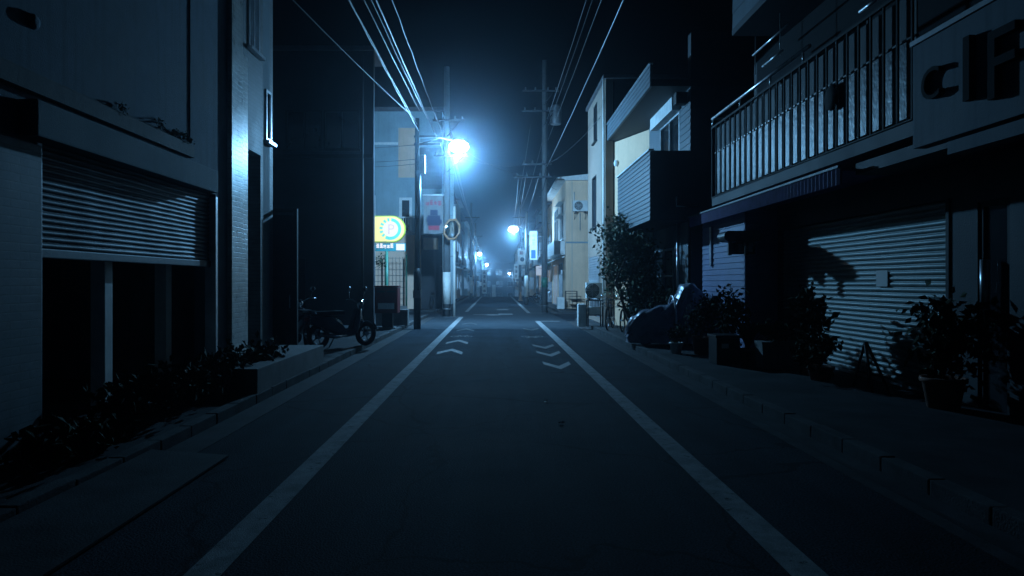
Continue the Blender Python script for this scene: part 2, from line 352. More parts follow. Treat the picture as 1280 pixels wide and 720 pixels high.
def ac_unit(parent_name_label, loc, face='y', out=-1, w=0.78, h=0.56, d=0.28, group=None):
    """outdoor unit built in place: casing, fan ring, fan blades, grille"""
    x, y, z = loc
    t = thing('air_conditioner', parent_name_label, 'air conditioner', loc, group)
    b = MB().box(x-w/2, x+w/2, y-d/2, y+d/2, z, z+h, 0.02).build('casing', M['white'], t)
    fy = y - d/2
    fc = (x-w*0.13, fy-0.006, z+h*0.5)
    MB().lathe([(0.22,-0.004),(0.22,0.004)], fc, 24, 'y').build('fan_opening', M['black_plastic'], t)
    g = MB()
    for r in (0.06, 0.1, 0.14, 0.18, 0.225): g.torus((fc[0], fc[1]-0.012, fc[2]), (0,1,0), r, 0.005, 24, 5)
    for k in range(8):
        a = k*math.pi/4; g.tube([(fc[0], fc[1]-0.012, fc[2]), (fc[0]+0.225*math.cos(a), fc[1]-0.012, fc[2]+0.225*math.sin(a))], 0.004, 5)
    g.build('grille', M['white'], t)
    f = MB()
    for k in range(3):
        a = k*2.1+0.4; c, s_ = math.cos(a), math.sin(a)
        f.obox((fc[0]+0.1*c, fc[1]-0.006, fc[2]+0.1*s_), (0.08*c,0,0.08*s_), (-0.035*s_,0,0.035*c), (0,0.002,0))
    f.build('fan_blade', M['steel'], t)
    ft = MB(); ft.box(x-w*0.36, x-w*0.26, y-d*0.6, y+d*0.6, z-0.05, z-0.002); ft.box(x+w*0.26, x+w*0.36, y-d*0.6, y+d*0.6, z-0.05, z-0.002)
    ft.build('foot', M['black_plastic'], t)
    MB().tube([(x+w*0.5,y,z+0.15),(x+w*0.56,y,z+0.15),(x+w*0.6,y+0.05,z+0.1),(x+w*0.6,y+0.1,z-0.05)], 0.025, 8).build('pipe', M['white'], t)
    return t
def stroke_glyph(mb, axis, plane, out, u, z, w, h, seed, t=0.006, thick=0.12):
    """an illegible kanji-like cluster of strokes: far signs whose letters cannot be read"""
    rnd = random.Random(seed)
    for k in range(rnd.choice((2,3))):
        zz = z + h*(0.15+0.35*k) ; a, b = u + w*rnd.uniform(0,0.15), u + w*rnd.uniform(0.85,1)
        q = (plane+out*0.002, plane+out*t)
        if axis == 'x': mb.box(q[0], q[1], a, b, zz, zz+h*thick)
        else: mb.box(a, b, q[0], q[1], zz, zz+h*thick)
    for k in range(rnd.choice((1,2))):
        uu = u + w*rnd.uniform(0.2,0.7); z0_, z1_ = z + h*rnd.uniform(0,0.2), z + h*rnd.uniform(0.8,1)
        q = (plane+out*(t+0.001), plane+out*(t+0.004))
        if axis == 'x': mb.box(q[0], q[1], uu, uu+w*thick, z0_, z1_)
        else: mb.box(uu, uu+w*thick, q[0], q[1], z0_, z1_)
def text_mesh(txt, size, ext):
    cu = bpy.data.curves.new('letter', 'FONT'); cu.body = txt; cu.size = size; cu.extrude = ext; cu.resolution_u = 4
    cu.align_x = 'CENTER'
    o = bpy.data.objects.new('letter', cu); C.objects.link(o)
    bpy.context.view_layer.update()
    me = bpy.data.meshes.new_from_object(o.evaluated_get(bpy.context.evaluated_depsgraph_get()))
    bpy.data.objects.remove(o); return me
LAMP1, FILL1, LAMP2, LAMP3, LAMP5 = 2950, 3700, 1200, 900, 450
HAZE, SKY, EXPO = 0.0024, 0.0018, 0.0
# =================================================================== SETTING: ground, road, pavement, markings
def sheet(name, m, x0, x1, y0, y1, dz, step=None):
    mb = MB(); ys = sorted({y0, y1, *[y for y in (72,) if y0 < y < y1]})
    for a, b in zip(ys, ys[1:]): mb.face([(x0,a,zG(a)+dz),(x1,a,zG(a)+dz),(x1,b,zG(b)+dz),(x0,b,zG(b)+dz)])
    return struct(mb.build(name, m))
def slab(name, m, x0, x1, y0, y1, top, bottom=-0.05):
    mb = MB(); ys = sorted({y0, y1, *[y for y in (72,) if y0 < y < y1]})
    for a, b in zip(ys, ys[1:]):
        P = lambda x,y,z: (x,y,zG(y)+z)
        v = [mb.bm.verts.new(P(x,y,z)) for x in (x0,x1) for y in (a,b) for z in (bottom,top)]
        for f in [(0,1,3,2),(4,6,7,5),(0,4,5,1),(2,3,7,6),(0,2,6,4),(1,5,7,3)]: mb.bm.faces.new([v[i] for i in f])
    return struct(mb.build(name, m))
def kerb_row(x0, x1, y0, y1):                  # kerb stones with open joints, one mesh
    mb = MB(); y = y0
    while y < min(y1, 60) - 0.2:
        e = min(y+0.6, y1); mb.box(x0+random.uniform(0,0.004), x1-random.uniform(0,0.008), y, e-0.014, -0.05, 0.115+random.uniform(-0.006,0.006), 0.012); y = e
    struct(mb.build('kerb', M['kerb']))
    if y1 > 60: slab('kerb', M['kerb'], x0, x1, y, y1, 0.115)
KL, KR = -2.95, 3.05
sheet('ground', M['pave'], -44, 44, -24, 225, -0.03)
sheet('road', M['asphalt'], -2.62, 2.72, -24, 22.0, 0.0)
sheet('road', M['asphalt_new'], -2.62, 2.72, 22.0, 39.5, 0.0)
sheet('road', M['asphalt'], -2.62, 2.72, 39.5, 225, 0.0)
struct(MB().box(-43, -2.63, 29.7, 34.4, -0.06, -0.004).build('road', M['asphalt']))
struct(MB().box(2.73, 43, 26.5, 32.6, -0.06, -0.004).build('road', M['asphalt']))
for y0, y1, yy0, yy1 in ((-24, 29.4, -24, 26.2), (34.7, 225, 32.9, 225)):
    slab('gutter', M['gutter'], KL+0.005, -2.625, y0, y1, 0.004); slab('gutter', M['gutter'], 2.725, KR-0.005, yy0, yy1, 0.004)
    kerb_row(KL-0.13, KL, y0, y1); kerb_row(KR, KR+0.13, yy0, yy1)
    slab('pavement', M['pave'], -43, KL-0.135, y0, y1, 0.1); slab('pavement', M['pave'], KR+0.135, 43, yy0, yy1, 0.1)
# gutter drains on the right: dark grating line seen as the second line beside the kerb
struct(MB().box(2.84, 2.885, -20, 26.0, 0.0045, 0.008).build('gutter', M['dark_metal']))
def line(x0, x1, y0, y1, m='paint'): return sheet('road_marking', M[m], x0, x1, y0, y1, 0.006)
XL, XR = -1.5, 1.6
line(XL-0.095, XL+0.095, -20, 29.5); line(XL-0.75, XL-0.1, 29.3, 29.5)
line(XR-0.095, XR+0.095, -20, 26.3); line(XR+0.1, XR+0.85, 26.05, 26.3)
line(XL-0.09, XL+0.09, 34.6, 100); line(XR-0.09, XR+0.09, 33.1, 100); line(XR+0.1, XR+1.0, 33.1, 33.35, 'paint_worn')
line(0.12, 0.78, 31.4, 32.6); line(0.05, 0.68, 36.8, 37.9, 'paint_worn'); line(-1.05, -0.3, 31.3, 31.9, 'paint_worn')
def chevron(x, y, w, d, t, m):                 # bent bar, apex at +d
    mb = MB(); z = 0.006
    mb.face([(x-w,y,z),(x,y+d,z),(x,y+d+t,z),(x-w,y+t,z)]); mb.face([(x,y+d,z),(x+w,y,z),(x+w,y+t,z),(x,y+d+t,z)])
    return struct(mb.build('road_marking', M[m], normals=False))
def bike_mark(x, y, s, flip, m):
    mb = MB(); z = 0.006
    def P(u, v): return (x + u*s*flip, y + v*s*1.9*flip, z)
    for cx in (-0.55, 0.55):
        n = 14
        for k in range(n):
            a, b = 2*math.pi*k/n, 2*math.pi*(k+1)/n
            mb.face([P(cx+0.36*math.cos(a), 0.36*math.sin(a)), P(cx+0.36*math.cos(b), 0.36*math.sin(b)), P(cx+0.24*math.cos(b), 0.24*math.sin(b)), P(cx+0.24*math.cos(a), 0.24*math.sin(a))])
    def bar(u0,v0,u1,v1,t=0.06):
        d = Vector((u1-u0, v1-v0)).normalized(); n = Vector((-d.y, d.x))*t
        mb.face([P(u0+n.x,v0+n.y),P(u1+n.x,v1+n.y),P(u1-n.x,v1-n.y),P(u0-n.x,v0-n.y)])
    bar(-0.55,0,-0.2,0.5); bar(-0.2,0.5,0.4,0.5); bar(0.4,0.55,0.55,0); bar(-0.25,0.6,0,-0.05); bar(0,-0.05,0.4,0.45); bar(0.3,0.75,0.5,0.7); bar(-0.4,0.64,-0.1,0.64)
    return struct(mb.build('road_marking', M[m], normals=False))
chevron(-0.98, 14.1, 0.27, 0.75, 0.5, 'paint_worn'); chevron(-0.96, 16.5, 0.27, 0.75, 0.5, 'paint_worn')
bike_mark(-0.95, 18.8, 0.34, 1, 'paint_worn')
for y in (20.8, 24.0): chevron(-0.95, y, 0.27, 0.8, 0.5, 'paint_faint')
for y in (12.4, 14.4, 16.0, 21.8): chevron(1.12, y, 0.25, -0.7, 0.45, 'paint_faint' if y > 15 else 'paint_worn')
bike_mark(1.0, 18.8, 0.34, -1, 'paint_worn')
def disc(x, y, r, m): 
    mb = MB(); mb.lathe([(r,0.003),(r,0.007)], (x,y,0), 28); return mb
tag(disc(-0.13, 31.3, 0.33, 0).build('manhole_cover', M['steel']), 'round iron manhole cover set in the road at the crossing', 'manhole cover')
tag(disc(-0.55, 9.6, 0.3, 0).build('manhole_cover', M['dark_metal']), 'dark iron manhole cover in the road between the two white lines near the viewer', 'manhole cover') if False else None
lf = MB(); lf.face([(0,0,0.012),(0.05,0.02,0.03),(0.09,0.0,0.02),(0.06,-0.03,0.012)]); lf.face([(0,0,0.012),(0.06,-0.03,0.012),(0.02,-0.06,0.03)])
o = lf.build('paper_scrap', M['paper']); o.location = (0.65, 7.2, 0); tag(o, 'small crumpled paper scrap lying alone on the dark asphalt, the nearer one', 'litter')
lf = MB(); lf.face([(0,0,0.012),(0.03,0.03,0.03),(0.06,0.01,0.014),(0.04,-0.03,0.02)]); lf.face([(0,0,0.012),(0.04,-0.03,0.02),(0.0,-0.05,0.012)])
o = lf.build('paper_scrap', M['paper']); o.location = (0.6, 8.5, 0); tag(o, 'tiny pale litter scrap on the asphalt, farther from the viewer than the crumpled paper', 'litter')

# =================================================================== LEFT SIDE
XA = -3.9
def ya(px): return YX(px, XA)
# ---- garage building
t = thing('garage_building', 'grey stucco building with half open roller shutter garage on the left', 'building', (XA-3, 6, 0.1))
yA0, yA1 = -6.0, ya(298)                       # 10.3
oy0, oy1 = ya(48), ya(270); ZT = 2.72
w = MB()
w.wall('x', XA, 1, yA0, yA1, 0.1, 3.08, [(oy0, oy1, 0.0, ZT)], 0.3)
w.wall('x', XA-0.015, 1, yA0, ya(238)-0.0, 3.08, 9.2, (), 0.3)
w.wall('x', XA, 1, ya(238), yA1, 3.08, 9.2, (), 0.315)
w.box(XA-9, XA-0.3, yA1-0.25, yA1, 0.1, 9.2); w.box(XA-9, XA-0.3, yA0, yA0+0.25, 0.1, 9.2); w.box(XA-9, XA-0.45, yA0, yA1, 9.21, 9.4)
w.build('wall', M['stucco'], t)
inn = MB(); inn.box(XA-5.0, XA-4.8, oy0-0.6, oy1+0.5, 0.11, 3.0); inn.box(XA-4.8, XA-0.31, oy0-0.6, oy0-0.45, 0.11, 3.0); inn.box(XA-4.8, XA-0.31, oy1+0.35, oy1+0.5, 0.11, 3.0); inn.box(XA-4.8, XA-0.31, oy0-0.44, oy1+0.34, 2.85, 3.0)
inn.box(XA-4.79, XA-4.4, oy0+0.3, oy0+1.9, 0.12, 1.5); inn.box(XA-4.79, XA-4.5, oy0+2.3, oy0+3.2, 0.12, 1.9)
inn.build('garage_interior', M['concrete'], t)
MB().box(XA+0.003, XA+0.035, yA0, oy0-0.01, 0.1, 2.66).build('tile_pier', M['tile_x'], t)
lt = MB(); lt.box(XA+0.002, XA+0.16, oy0-0.25, ya(258), 2.70, 3.0, 0.015); lt.build('lintel', M['stucco_clean'], t)
lg = MB(); lg.prism([(XA-0.039, 3.30), (XA+0.05, 3.24), (XA+0.06, 3.085), (XA-0.039, 3.085)], 'y', yA0, ya(238)-0.01)
lg.build('ledge', M['concrete'], t)
sh = MB(); sh.profile('x', XA-0.10, 1, oy0+0.02, oy1-0.02, wave(1.80, 2.74, 0.055, 0.022), -0.02, True, 0.007)
s0 = sh.build('roller_shutter', M['shutter_l'], t)
MB().box(XA-0.13, XA-0.06, oy0+0.02, oy1-0.02, 1.715, 1.797, 0.01).build('bottom_rail', M['shutter_l'], s0)
for y in (oy0, oy1): MB().box(XA-0.14, XA+0.012, y-0.03, y+0.03, 0.1, 2.69).build('guide_rail', M['alu'], t)
for px, py in ((127, 520), (204, 490)):
    Y = 850*1.42/(py-353); X = PX(px, Y)
    MB().box(X-0.075, X+0.075, Y-0.075, Y+0.075, 0.1, 2.84, 0.01).build('post', M['white'], t)
vy = ya(42); vz = PZ(27, vy)
vh = MB(); vh.lathe([(0.065,-0.014),(0.065,0.01),(0.05,0.025),(0.02,0.03)], (XA, vy, vz), 18, 'x'); vh.build('vent_hood', M['stucco'], t)
cp = MB(); cp.box(XA+0.003, XA+0.07, ya(284), yA1-0.005, 0.1, 9.2); cp.build('corner_tiling', M['tile_gloss'], t)
wd = MB()
for px, py in ((195,172),(212,180),(228,188),(233,186),(150,150)):
    Y = ya(px); wd.leaves((XA+0.03, Y, 3.32), (0.05, 0.12, 0.06), 60, 0.035, 4)
tag(wd.build('ledge_weeds', M['dry_weed'], normals=False), 'small dry pale weeds sprouting on the ledge above the garage shutter', 'weeds', kind='stuff')
# ---- tiled house
t = thing('tiled_house', 'pale tile faced house with upper window and dark entrance beside the garage', 'house', (XA-3, 11.4, 0.1))
b0, b1, b2 = yA1+0.02, ya(331), ya(352)
XB = XA-0.03
w = MB()
eh = (ya(308), ya(328), 0.0, 3.62); wh = (ya(312.5), ya(326), 5.25, 6.5)
w.wall('x', XB, 1, b0, b1, 0.1, 8.8, [eh, wh], 0.3); w.box(XB-7, XB-0.3, b0, b0+0.2, 0.1, 8.8); w.box(XB-7, XB-0.13, b2-0.2, b2, 0.1, 8.8)
w.build('wall', M['brick_x'], t)
w = MB(); w.wall('x', XB-0.12, 1, b1, b2-0.201, 0.1, 8.8, [(ya(342.5), ya(349), 4.0, 4.9)], 0.3); w.build('side_wall', M['stucco_clean'], t)
MB().box(XB-7.1, XB+0.05, b0-0.01, b2+0.05, 8.81, 9.0).build('roof', M['roof'], t)
window(t, 'x', XB, 1, *wh, mull=1); window(t, 'x', XB-0.12, 1, ya(342.5), ya(349), 4.0, 4.9, mull=0)
MB().prism([(XB+0.003,6.75),(XB+0.4,6.55),(XB+0.4,6.5),(XB+0.003,6.6)], 'y', wh[0]-0.1, wh[1]+0.1).build('window_hood', M['dark_metal'], t)
d = MB(); d.box(XB-1.2, XB-1.12, eh[0]+0.08, eh[1]-0.08, 0.12, 2.2, 0.01); dd = d.build('door', M['dark_metal'], t)
MB().tube([(XB-1.07,eh[0]+0.2,1.0),(XB-1.07,eh[0]+0.2,1.3)], 0.015).build('handle', M['chrome'], dd)
MB().box(XB-1.5, XB-1.21, eh[0], eh[1], 0.1, 3.62).build('porch_back', M['dark_wall'], t)
MB().box(XB+0.003, XB+0.06, b0+0.01, eh[0]-0.02, 0.1, 5.0).build('tile_jamb', M['tile_gloss'], t)
# ---- planting bed and shrubs in front of the garage
def stem_bundle(c, h, n=5, r=0.012):
    mb = MB()
    for k in range(n):
        a = random.uniform(0, 6.28); q = random.uniform(0.05, 0.25)
        mb.tube([(c[0],c[1],c[2]),(c[0]+q*0.4*math.cos(a),c[1]+q*0.4*math.sin(a),c[2]+h*0.5),(c[0]+q*math.cos(a),c[1]+q*math.sin(a),c[2]+h*0.9)], [r, r*0.8, r*0.5], 5)
    return mb
def shrub(name, label, cat, c, rad, n, leaf, m='leaf_dark', group=None, clumps=10):
    t = thing(name, label, cat, c, group)
    MB().leaves((c[0], c[1], c[2]+rad[2]*1.0), rad, n, leaf, clumps).build('foliage', M[m], t, False)
    stem_bundle(c, rad[2]*1.5).build('stem', M['bark'], t); return t
lab = ['low dark shrub at the near end of the bed in front of the garage', 'spreading dark shrub before the left garage post', 'leafy dark shrub between the two garage posts',
       'rounded dark shrub in front of the right garage post', 'taller dark shrub by the glazed tile corner', 'small dark shrub against the end of the concrete step']
for k, (x, y, rx, ry, rz) in enumerate(((-3.5, 5.6, 0.35, 0.55, 0.22), (-3.55, 6.7, 0.38, 0.6, 0.25), (-3.5, 7.7, 0.4, 0.55, 0.28), (-3.5, 8.6, 0.38, 0.5, 0.3), (-3.45, 9.4, 0.36, 0.45, 0.32), (-3.3, 9.95, 0.25, 0.25, 0.25))):
    shrub('shrub', lab[k], 'shrub', (x, y, 0.1), (rx, ry, rz), 520, 0.1, group='shrubs in front of the garage')
MB_ = MB(); MB_.prism([(-2.28, 0.012), (-2.28,0.028), (-2.94, 0.075), (-2.94, 0.012)], 'y', 1.2, 5.8)
tag(MB_.build('kerb_ramp', M['gutter']), 'worn concrete kerb ramp lying in the gutter before the garage', 'kerb ramp')
# ---- concrete step block
st = MB(); st.box(-3.85, -2.98, YX(325,-2.98)-0.1, 11.75, 0.1, 0.42, 0.012)
tag(st.build('concrete_step', M['concrete']), 'long low grey concrete block in front of the tiled house', 'concrete block')
t = thing('metal_gate', 'tall dark sheet metal gate panel standing behind the concrete block', 'gate', (-4.2, 12.5, 0.1))
gx0, gx1 = PX(326, 12.55), PX(372, 12.55)
MB().box(gx0+0.06, gx1-0.06, 12.53, 12.57, 0.25, 2.74).build('gate_panel', M['dark_metal'], t)
gf = MB(); gf.box(gx0, gx0+0.058, 12.51, 12.59, 0.1, 2.8); gf.box(gx1-0.058, gx1, 12.51, 12.59, 0.1, 2.8); gf.box(gx0, gx1, 12.51, 12.59, 2.801, 2.86); gf.build('gate_frame', M['dark_metal'], t)
MB().tube([(gx1-0.12,12.5,1.0),(gx1-0.12,12.47,1.05),(gx1-0.12,12.47,1.25),(gx1-0.12,12.5,1.3)], 0.012).build('handle', M['chrome'], t)
# ---- dark cladded building across the lot
cy0, cy1 = 22.3, 23.9; XC = PX(467, cy0)
t = thing('dark_building', 'tall charcoal building with long window band behind the parked motorbikes', 'building', (XA-3, cy0, 0.1))
wz = (PZ(187, cy0), PZ(138, cy0)); wx = (PX(357,cy0), PX(403,cy0), PX(405,cy0), PX(449,cy0))
w = MB(); w.wall('y', cy0, -1, PX(345,cy0)-3, XC, 0.1, 9.1, [(wx[0],wx[1],*wz),(wx[2],wx[3],*wz),(PX(352,cy0),PX(382,cy0),0.1,2.3)], 0.2)
w.prism([(XC-0.2,cy0+0.201),(XC-0.05,cy0+0.201),(XC-0.5,cy1),(XC-0.7,cy1)], 'z', 0.1, 9.1); w.box(XA-9, XC-0.701, cy1-0.2, cy1, 0.1, 9.1); w.box(XA-9, XA-2.4, cy1+0.001, 27.5, 0.1, 8.6)
w.build('wall', M['dark_wall'], t)
MB().box(XA-9.1, XC+0.02, cy0-0.06, cy1+0.06, 9.101, 9.25).build('roof', M['roof'], t)
window(t, 'y', cy0, -1, wx[0], wx[1], *wz, frame=M['dark_metal'], mull=1); window(t, 'y', cy0, -1, wx[2], wx[3], *wz, frame=M['dark_metal'], mull=1)
MB().box(PX(345,cy0)-2.5, XC-0.01, cy0-0.05, cy0-0.003, PZ(198,cy0), PZ(193,cy0)).build('band', M['dark_metal'], t)
d = MB(); d.box(PX(353,cy0), PX(381,cy0), cy0+0.06, cy0+0.1, 0.12, 2.28); d.build('door', M['dark_metal'], t)
MB().tube([(XC-0.35,cy0-0.045,0.1),(XC-0.35,cy0-0.045,9.0)], 0.035).build('drainpipe', M['dark_metal'], t)
# branchlets poking past its corner
t = thing('climbing_plant', 'thin leafy twigs poking out past the dark building corner', 'plant', (XC-0.1, cy1-0.6, 0.1))
q = MB()
for k in range(5):
    z = 2.0+0.2*k; q.tube([(XC-0.35,cy1-0.5,z*0.4),(XC-0.2,cy1-0.45,z),(XC+0.2,cy1-0.35,z+0.2*random.random())], 0.01, 5)
q.build('stem', M['bark'], t); MB().leaves((XC+0.0, cy1-0.4, 2.2), (0.2,0.15,0.35), 70, 0.1, 7).build('foliage', M['leaf_dark'], t, False)
# ---- motorbikes (built at the origin, nose to +X)
def make_scooter(label):
    t = thing('motorbike', label, 'motorbike', (0,0,0), 'motorbikes parked in the lot')
    for x in (0.62, -0.6):
        wv = MB().torus((x,0,0.27), (0,1,0), 0.215, 0.055, 30, 10).build('tyre', M['rubber'], t)
        r = MB(); r.torus((x,0,0.27), (0,1,0), 0.165, 0.014, 28, 6); r.lathe([(0.05,-0.05),(0.05,0.05)], (x,0,0.27), 12, 'y')
        for k in range(5):
            a = k*1.2566; r.tube([(x,0,0.27),(x+0.165*math.cos(a),0,0.27+0.165*math.sin(a))], 0.012, 6)
        r.build('rim', M['chrome'], wv)
    MB().tube([(0.62,0,0.27),(0.5,0,0.62),(0.40,0,0.95)], 0.028, 10).build('fork', M['chrome'], t)
    fd = MB()
    for k in range(8):
        a0, a1 = R(20+k*17), R(20+(k+1)*17)
        fd.obox((0.62+0.285*math.cos((a0+a1)/2), 0, 0.27+0.285*math.sin((a0+a1)/2)), (-0.045*math.sin((a0+a1)/2),0,0.045*math.cos((a0+a1)/2)), (0,0.062,0), (0.008*math.cos((a0+a1)/2),0,0.008*math.sin((a0+a1)/2)))
    fd.build('fender', M['scooter'], t)
    b = MB()                                                    # frame, engine and tail as lofted hull
    secs = [(0.47,0.06,0.55,0.85),(0.36,0.15,0.33,0.82),(0.24,0.15,0.24,0.42),(0.05,0.13,0.22,0.36),(-0.1,0.14,0.24,0.60),(-0.3,0.15,0.32,0.70),(-0.6,0.13,0.46,0.72),(-0.82,0.07,0.56,0.72)]
    rings = []
    for x, wd_, z0, z1 in secs:
        ring = []
        for k in range(14):
            a = 2*math.pi*k/14; ca, sa = math.cos(a), math.sin(a)
            ring.append(b.bm.verts.new((x, wd_*math.copysign(abs(ca)**0.6, ca), (z0+z1)/2 + (z1-z0)/2*math.copysign(abs(sa)**0.6, sa))))
        rings.append(ring)
    for i in range(len(rings)-1):
        for k in range(14):
            f = b.bm.faces.new((rings[i][k], rings[i][(k+1)%14], rings[i+1][(k+1)%14], rings[i+1][k])); f.smooth = True
    b.bm.faces.new(rings[0]); b.bm.faces.new(rings[-1][::-1]); b.build('body', M['scooter'], t)
    s_ = MB(); s_.box(-0.72, -0.02, -0.13, 0.13, 0.705, 0.80, 0.035); s_.build('seat', M['black_plastic'], t)
    hb = MB(); hb.tube([(0.36,0.36,1.03),(0.36,0.2,1.04),(0.41,0.1,0.98),(0.41,-0.1,0.98),(0.36,-0.2,1.04),(0.36,-0.36,1.03)], 0.014, 8); hb.build('handlebar', M['chrome'], t)
    hl = MB(); hl.lathe([(0.03,-0.1),(0.085,-0.06),(0.095,0.0)], (0.5,0,0.92), 18, 'x'); hl.build('headlight', M['chrome'], t)
    for s in (-1, 1):
        q = MB(); q.tube([(0.36,0.24*s,1.04),(0.38,0.28*s,1.2)], 0.007, 6); q.lathe([(0.03,-0.015),(0.06,-0.01),(0.062,0.008)], (0.38,0.29*s,1.25), 14, 'x'); q.build('mirror', M['chrome'], t)
    ex = MB(); ex.tube([(0.0,-0.16,0.27),(-0.3,-0.19,0.26),(-0.72,-0.21,0.34)], [0.02,0.045,0.05], 10); ex.build('exhaust', M['chrome'], t)
    MB().tube([(-0.1,0.12,0.26),(-0.16,0.25,0.0)], 0.014, 6).build('kickstand', M['steel'], t)
    rk = MB(); rk.tube([(-0.6,0.1,0.74),(-0.95,0.1,0.8),(-0.95,-0.1,0.8),(-0.6,-0.1,0.74)], 0.011, 6); rk.build('rack', M['chrome'], t)
    rl = MB(); rl.box(-0.9,-0.83,-0.06,0.06,0.6,0.68,0.015); rl.build('tail_light', M['red'], t)
    return t
mo = make_scooter('dark motorbike parked nearest the kerb beyond the concrete block')
mo.location = (-3.3, 14.6, 0.1); mo.rotation_euler = (0,0,R(48))
dup(mo, (-4.35, 15.3, 0.1), R(115), 'dark motorbike farther into the lot with only its mirrors catching light')
# ---- pillar letter box
t = thing('letter_box', 'square dark red letter box on a pedestal beside the dark building', 'letter box', (-3.25, 20.4, 0.1))
X0, X1 = PX(470,20.4), PX(498.5,20.4); zb, zt = PZ(391,20.4), PZ(357,20.4)
b = MB().box(X0, X1, 20.15, 20.7, zb, zt-0.04, 0.03).build('body', M['red'], t)
MB().box(X0-0.015, X1+0.015, 20.13, 20.72, zt-0.039, zt, 0.015).build('lid', M['red'], t)
for k in (0,1): MB().box(X0+0.06+0.31*k, X0+0.31+0.31*k, 20.142, 20.149, zt-0.2, zt-0.15).build('slot', M['black_plastic'], b)
MB().box(X0+0.1, X1-0.1, 20.142, 20.149, zb+0.12, zb+0.3).build('plate', M['white'], b)
MB().box(PX(478,20.4), PX(491,20.4), 20.3, 20.58, 0.1, zb, 0.01).build('pedestal', M['dark_metal'], t)
MB().box(PX(474,20.4), PX(495,20.4), 20.25, 20.63, 0.1, 0.16, 0.01).build('base', M['concrete'], t)
o = MB().box(PX(469,21.9), PX(509,21.9), 22.0, 22.4, 0.1, 0.62, 0.015).build('concrete_wall', M['concrete']); tag(o, 'low pale concrete wall just behind the red letter box', 'low wall')
# ---- lit parking-lot sign
YS = 25.0
t = thing('lit_sign', 'glowing yellow rounded sign with teal ring on a green post', 'sign', (PX(483,YS), YS, 0.1))
x0, x1 = PX(468,YS), PX(507,YS); z0, z1 = PZ(303,YS), PZ(270,YS); r = (z1-z0)/2; cx = x1 - r; cz = (z0+z1)/2
def dshape(g):
    return [(x0+g, z0+g), *[(cx+(r-g)*math.sin(R(a)), cz-(r-g)*math.cos(R(a))) for a in range(0,181,12)], (x0+g, z1-g)]
MB().prism(dshape(0), 'y', YS-0.09, YS+0.09).build('casing', pm('sign_rim', (0.30,0.32,0.02), 0.4, 0.1), t)
MB().prism(dshape(0.03), 'y', YS-0.098, YS-0.0905).build('panel', M['sign_yellow'], t)
ccx, rr_ = cx-0.06, r*0.82
ring = MB()
for k in range(30):
    a, b = 2*math.pi*k/30, 2*math.pi*(k+1)/30
    if 7 <= k <= 19 and k % 2: continue
    ring.prism([(ccx+rr_*math.cos(a), cz+rr_*math.sin(a)), (ccx+rr_*math.cos(b), cz+rr_*math.sin(b)), (ccx+rr_*0.72*math.cos(b), cz+rr_*0.72*math.sin(b)), (ccx+rr_*0.72*math.cos(a), cz+rr_*0.72*math.sin(a))], 'y', YS-0.102, YS-0.0985)
ring.build('ring', M['sign_teal'], t)
MB().lathe([(rr_*0.70,-0.102),(rr_*0.70,-0.0985)], (ccx, YS, cz), 28, 'y').build('disc', M['sign_white'], t)
me = text_mesh('P', 0.52, 0.002); me.materials.append(glow('pale_pink_letter', (0.92,0.70,0.84), 0.6))
lo = bpy.data.objects.new('letter', me); C.objects.link(lo); lo.rotation_euler = (R(90),0,0); lo.location = (ccx+0.02, YS-0.106, cz-0.18); adopt(lo, t)
z2, z3 = PZ(314,YS), PZ(304,YS)
MB().box(x0+0.04, x1, YS-0.05, YS+0.05, z2, z3-0.005).build('lower_panel', pm('dark_teal_panel', (0.02,0.16,0.17), 0.5, 0.1), t)
lw = MB()
for k in range(5): stroke_glyph(lw, 'y', YS-0.05, -1, x0+0.07+0.13*k, z2+0.09, 0.12, 0.17, 40+k, 0.006, 0.3)
lw.box(x1-0.34, x1-0.03, YS-0.06, YS-0.0505, z2+0.03, z3-0.03); lw.build('lettering', M['sign_white'], t)
MB().tube([(PX(483.5,YS),YS,0.1),(PX(483.5,YS),YS,z2)], 0.055, 10).build('post', M['green'], t)
lamp_or_fill_light(t, (cx-0.1, YS-0.6, cz), 2.5, (1,0.9,0.4), 0.3)
# ---- slim steel pole with service box
YP = 21.8; xp = PX(521.5, YP)
t = thing('steel_pole', 'slim dark steel pole beside the letter box with a thicker lower sleeve', 'utility pole', (xp, YP, 0.0))
zt = PZ(148, YP)
MB().tube([(xp,YP,1.9),(xp,YP,zt)], [0.085,0.07], 14).build('pole', M['dark_metal'], t)
MB().tube([(xp,YP,0.0),(xp,YP,1.78),(xp,YP,1.95)], [0.115,0.115,0.088], 14).build('sleeve', M['dark_metal'], t)
MB().box(xp+0.08, xp+0.26, YP-0.1, YP+0.1, PZ(217,YP), PZ(194,YP), 0.02).build('junction_box', M['white'], t)
MB().tube([(xp+0.1,YP-0.02,PZ(217,YP)),(xp+0.09,YP-0.03,PZ(300,YP))], 0.018, 6).build('conduit', M['alu'], t)
ca = MB(); ca.box(xp-0.1, xp+0.75, YP-0.04, YP+0.04, PZ(182,YP), PZ(179,YP)); ca.box(xp-0.1, xp+0.6, YP-0.04, YP+0.04, PZ(172,YP), PZ(169.5,YP)); ca.build('crossarm', M['steel'], t)
MB().box(xp-0.12, xp+0.12, YP-0.14, YP-0.1, 1.0, 1.25).build('plate', M['steel'], t)
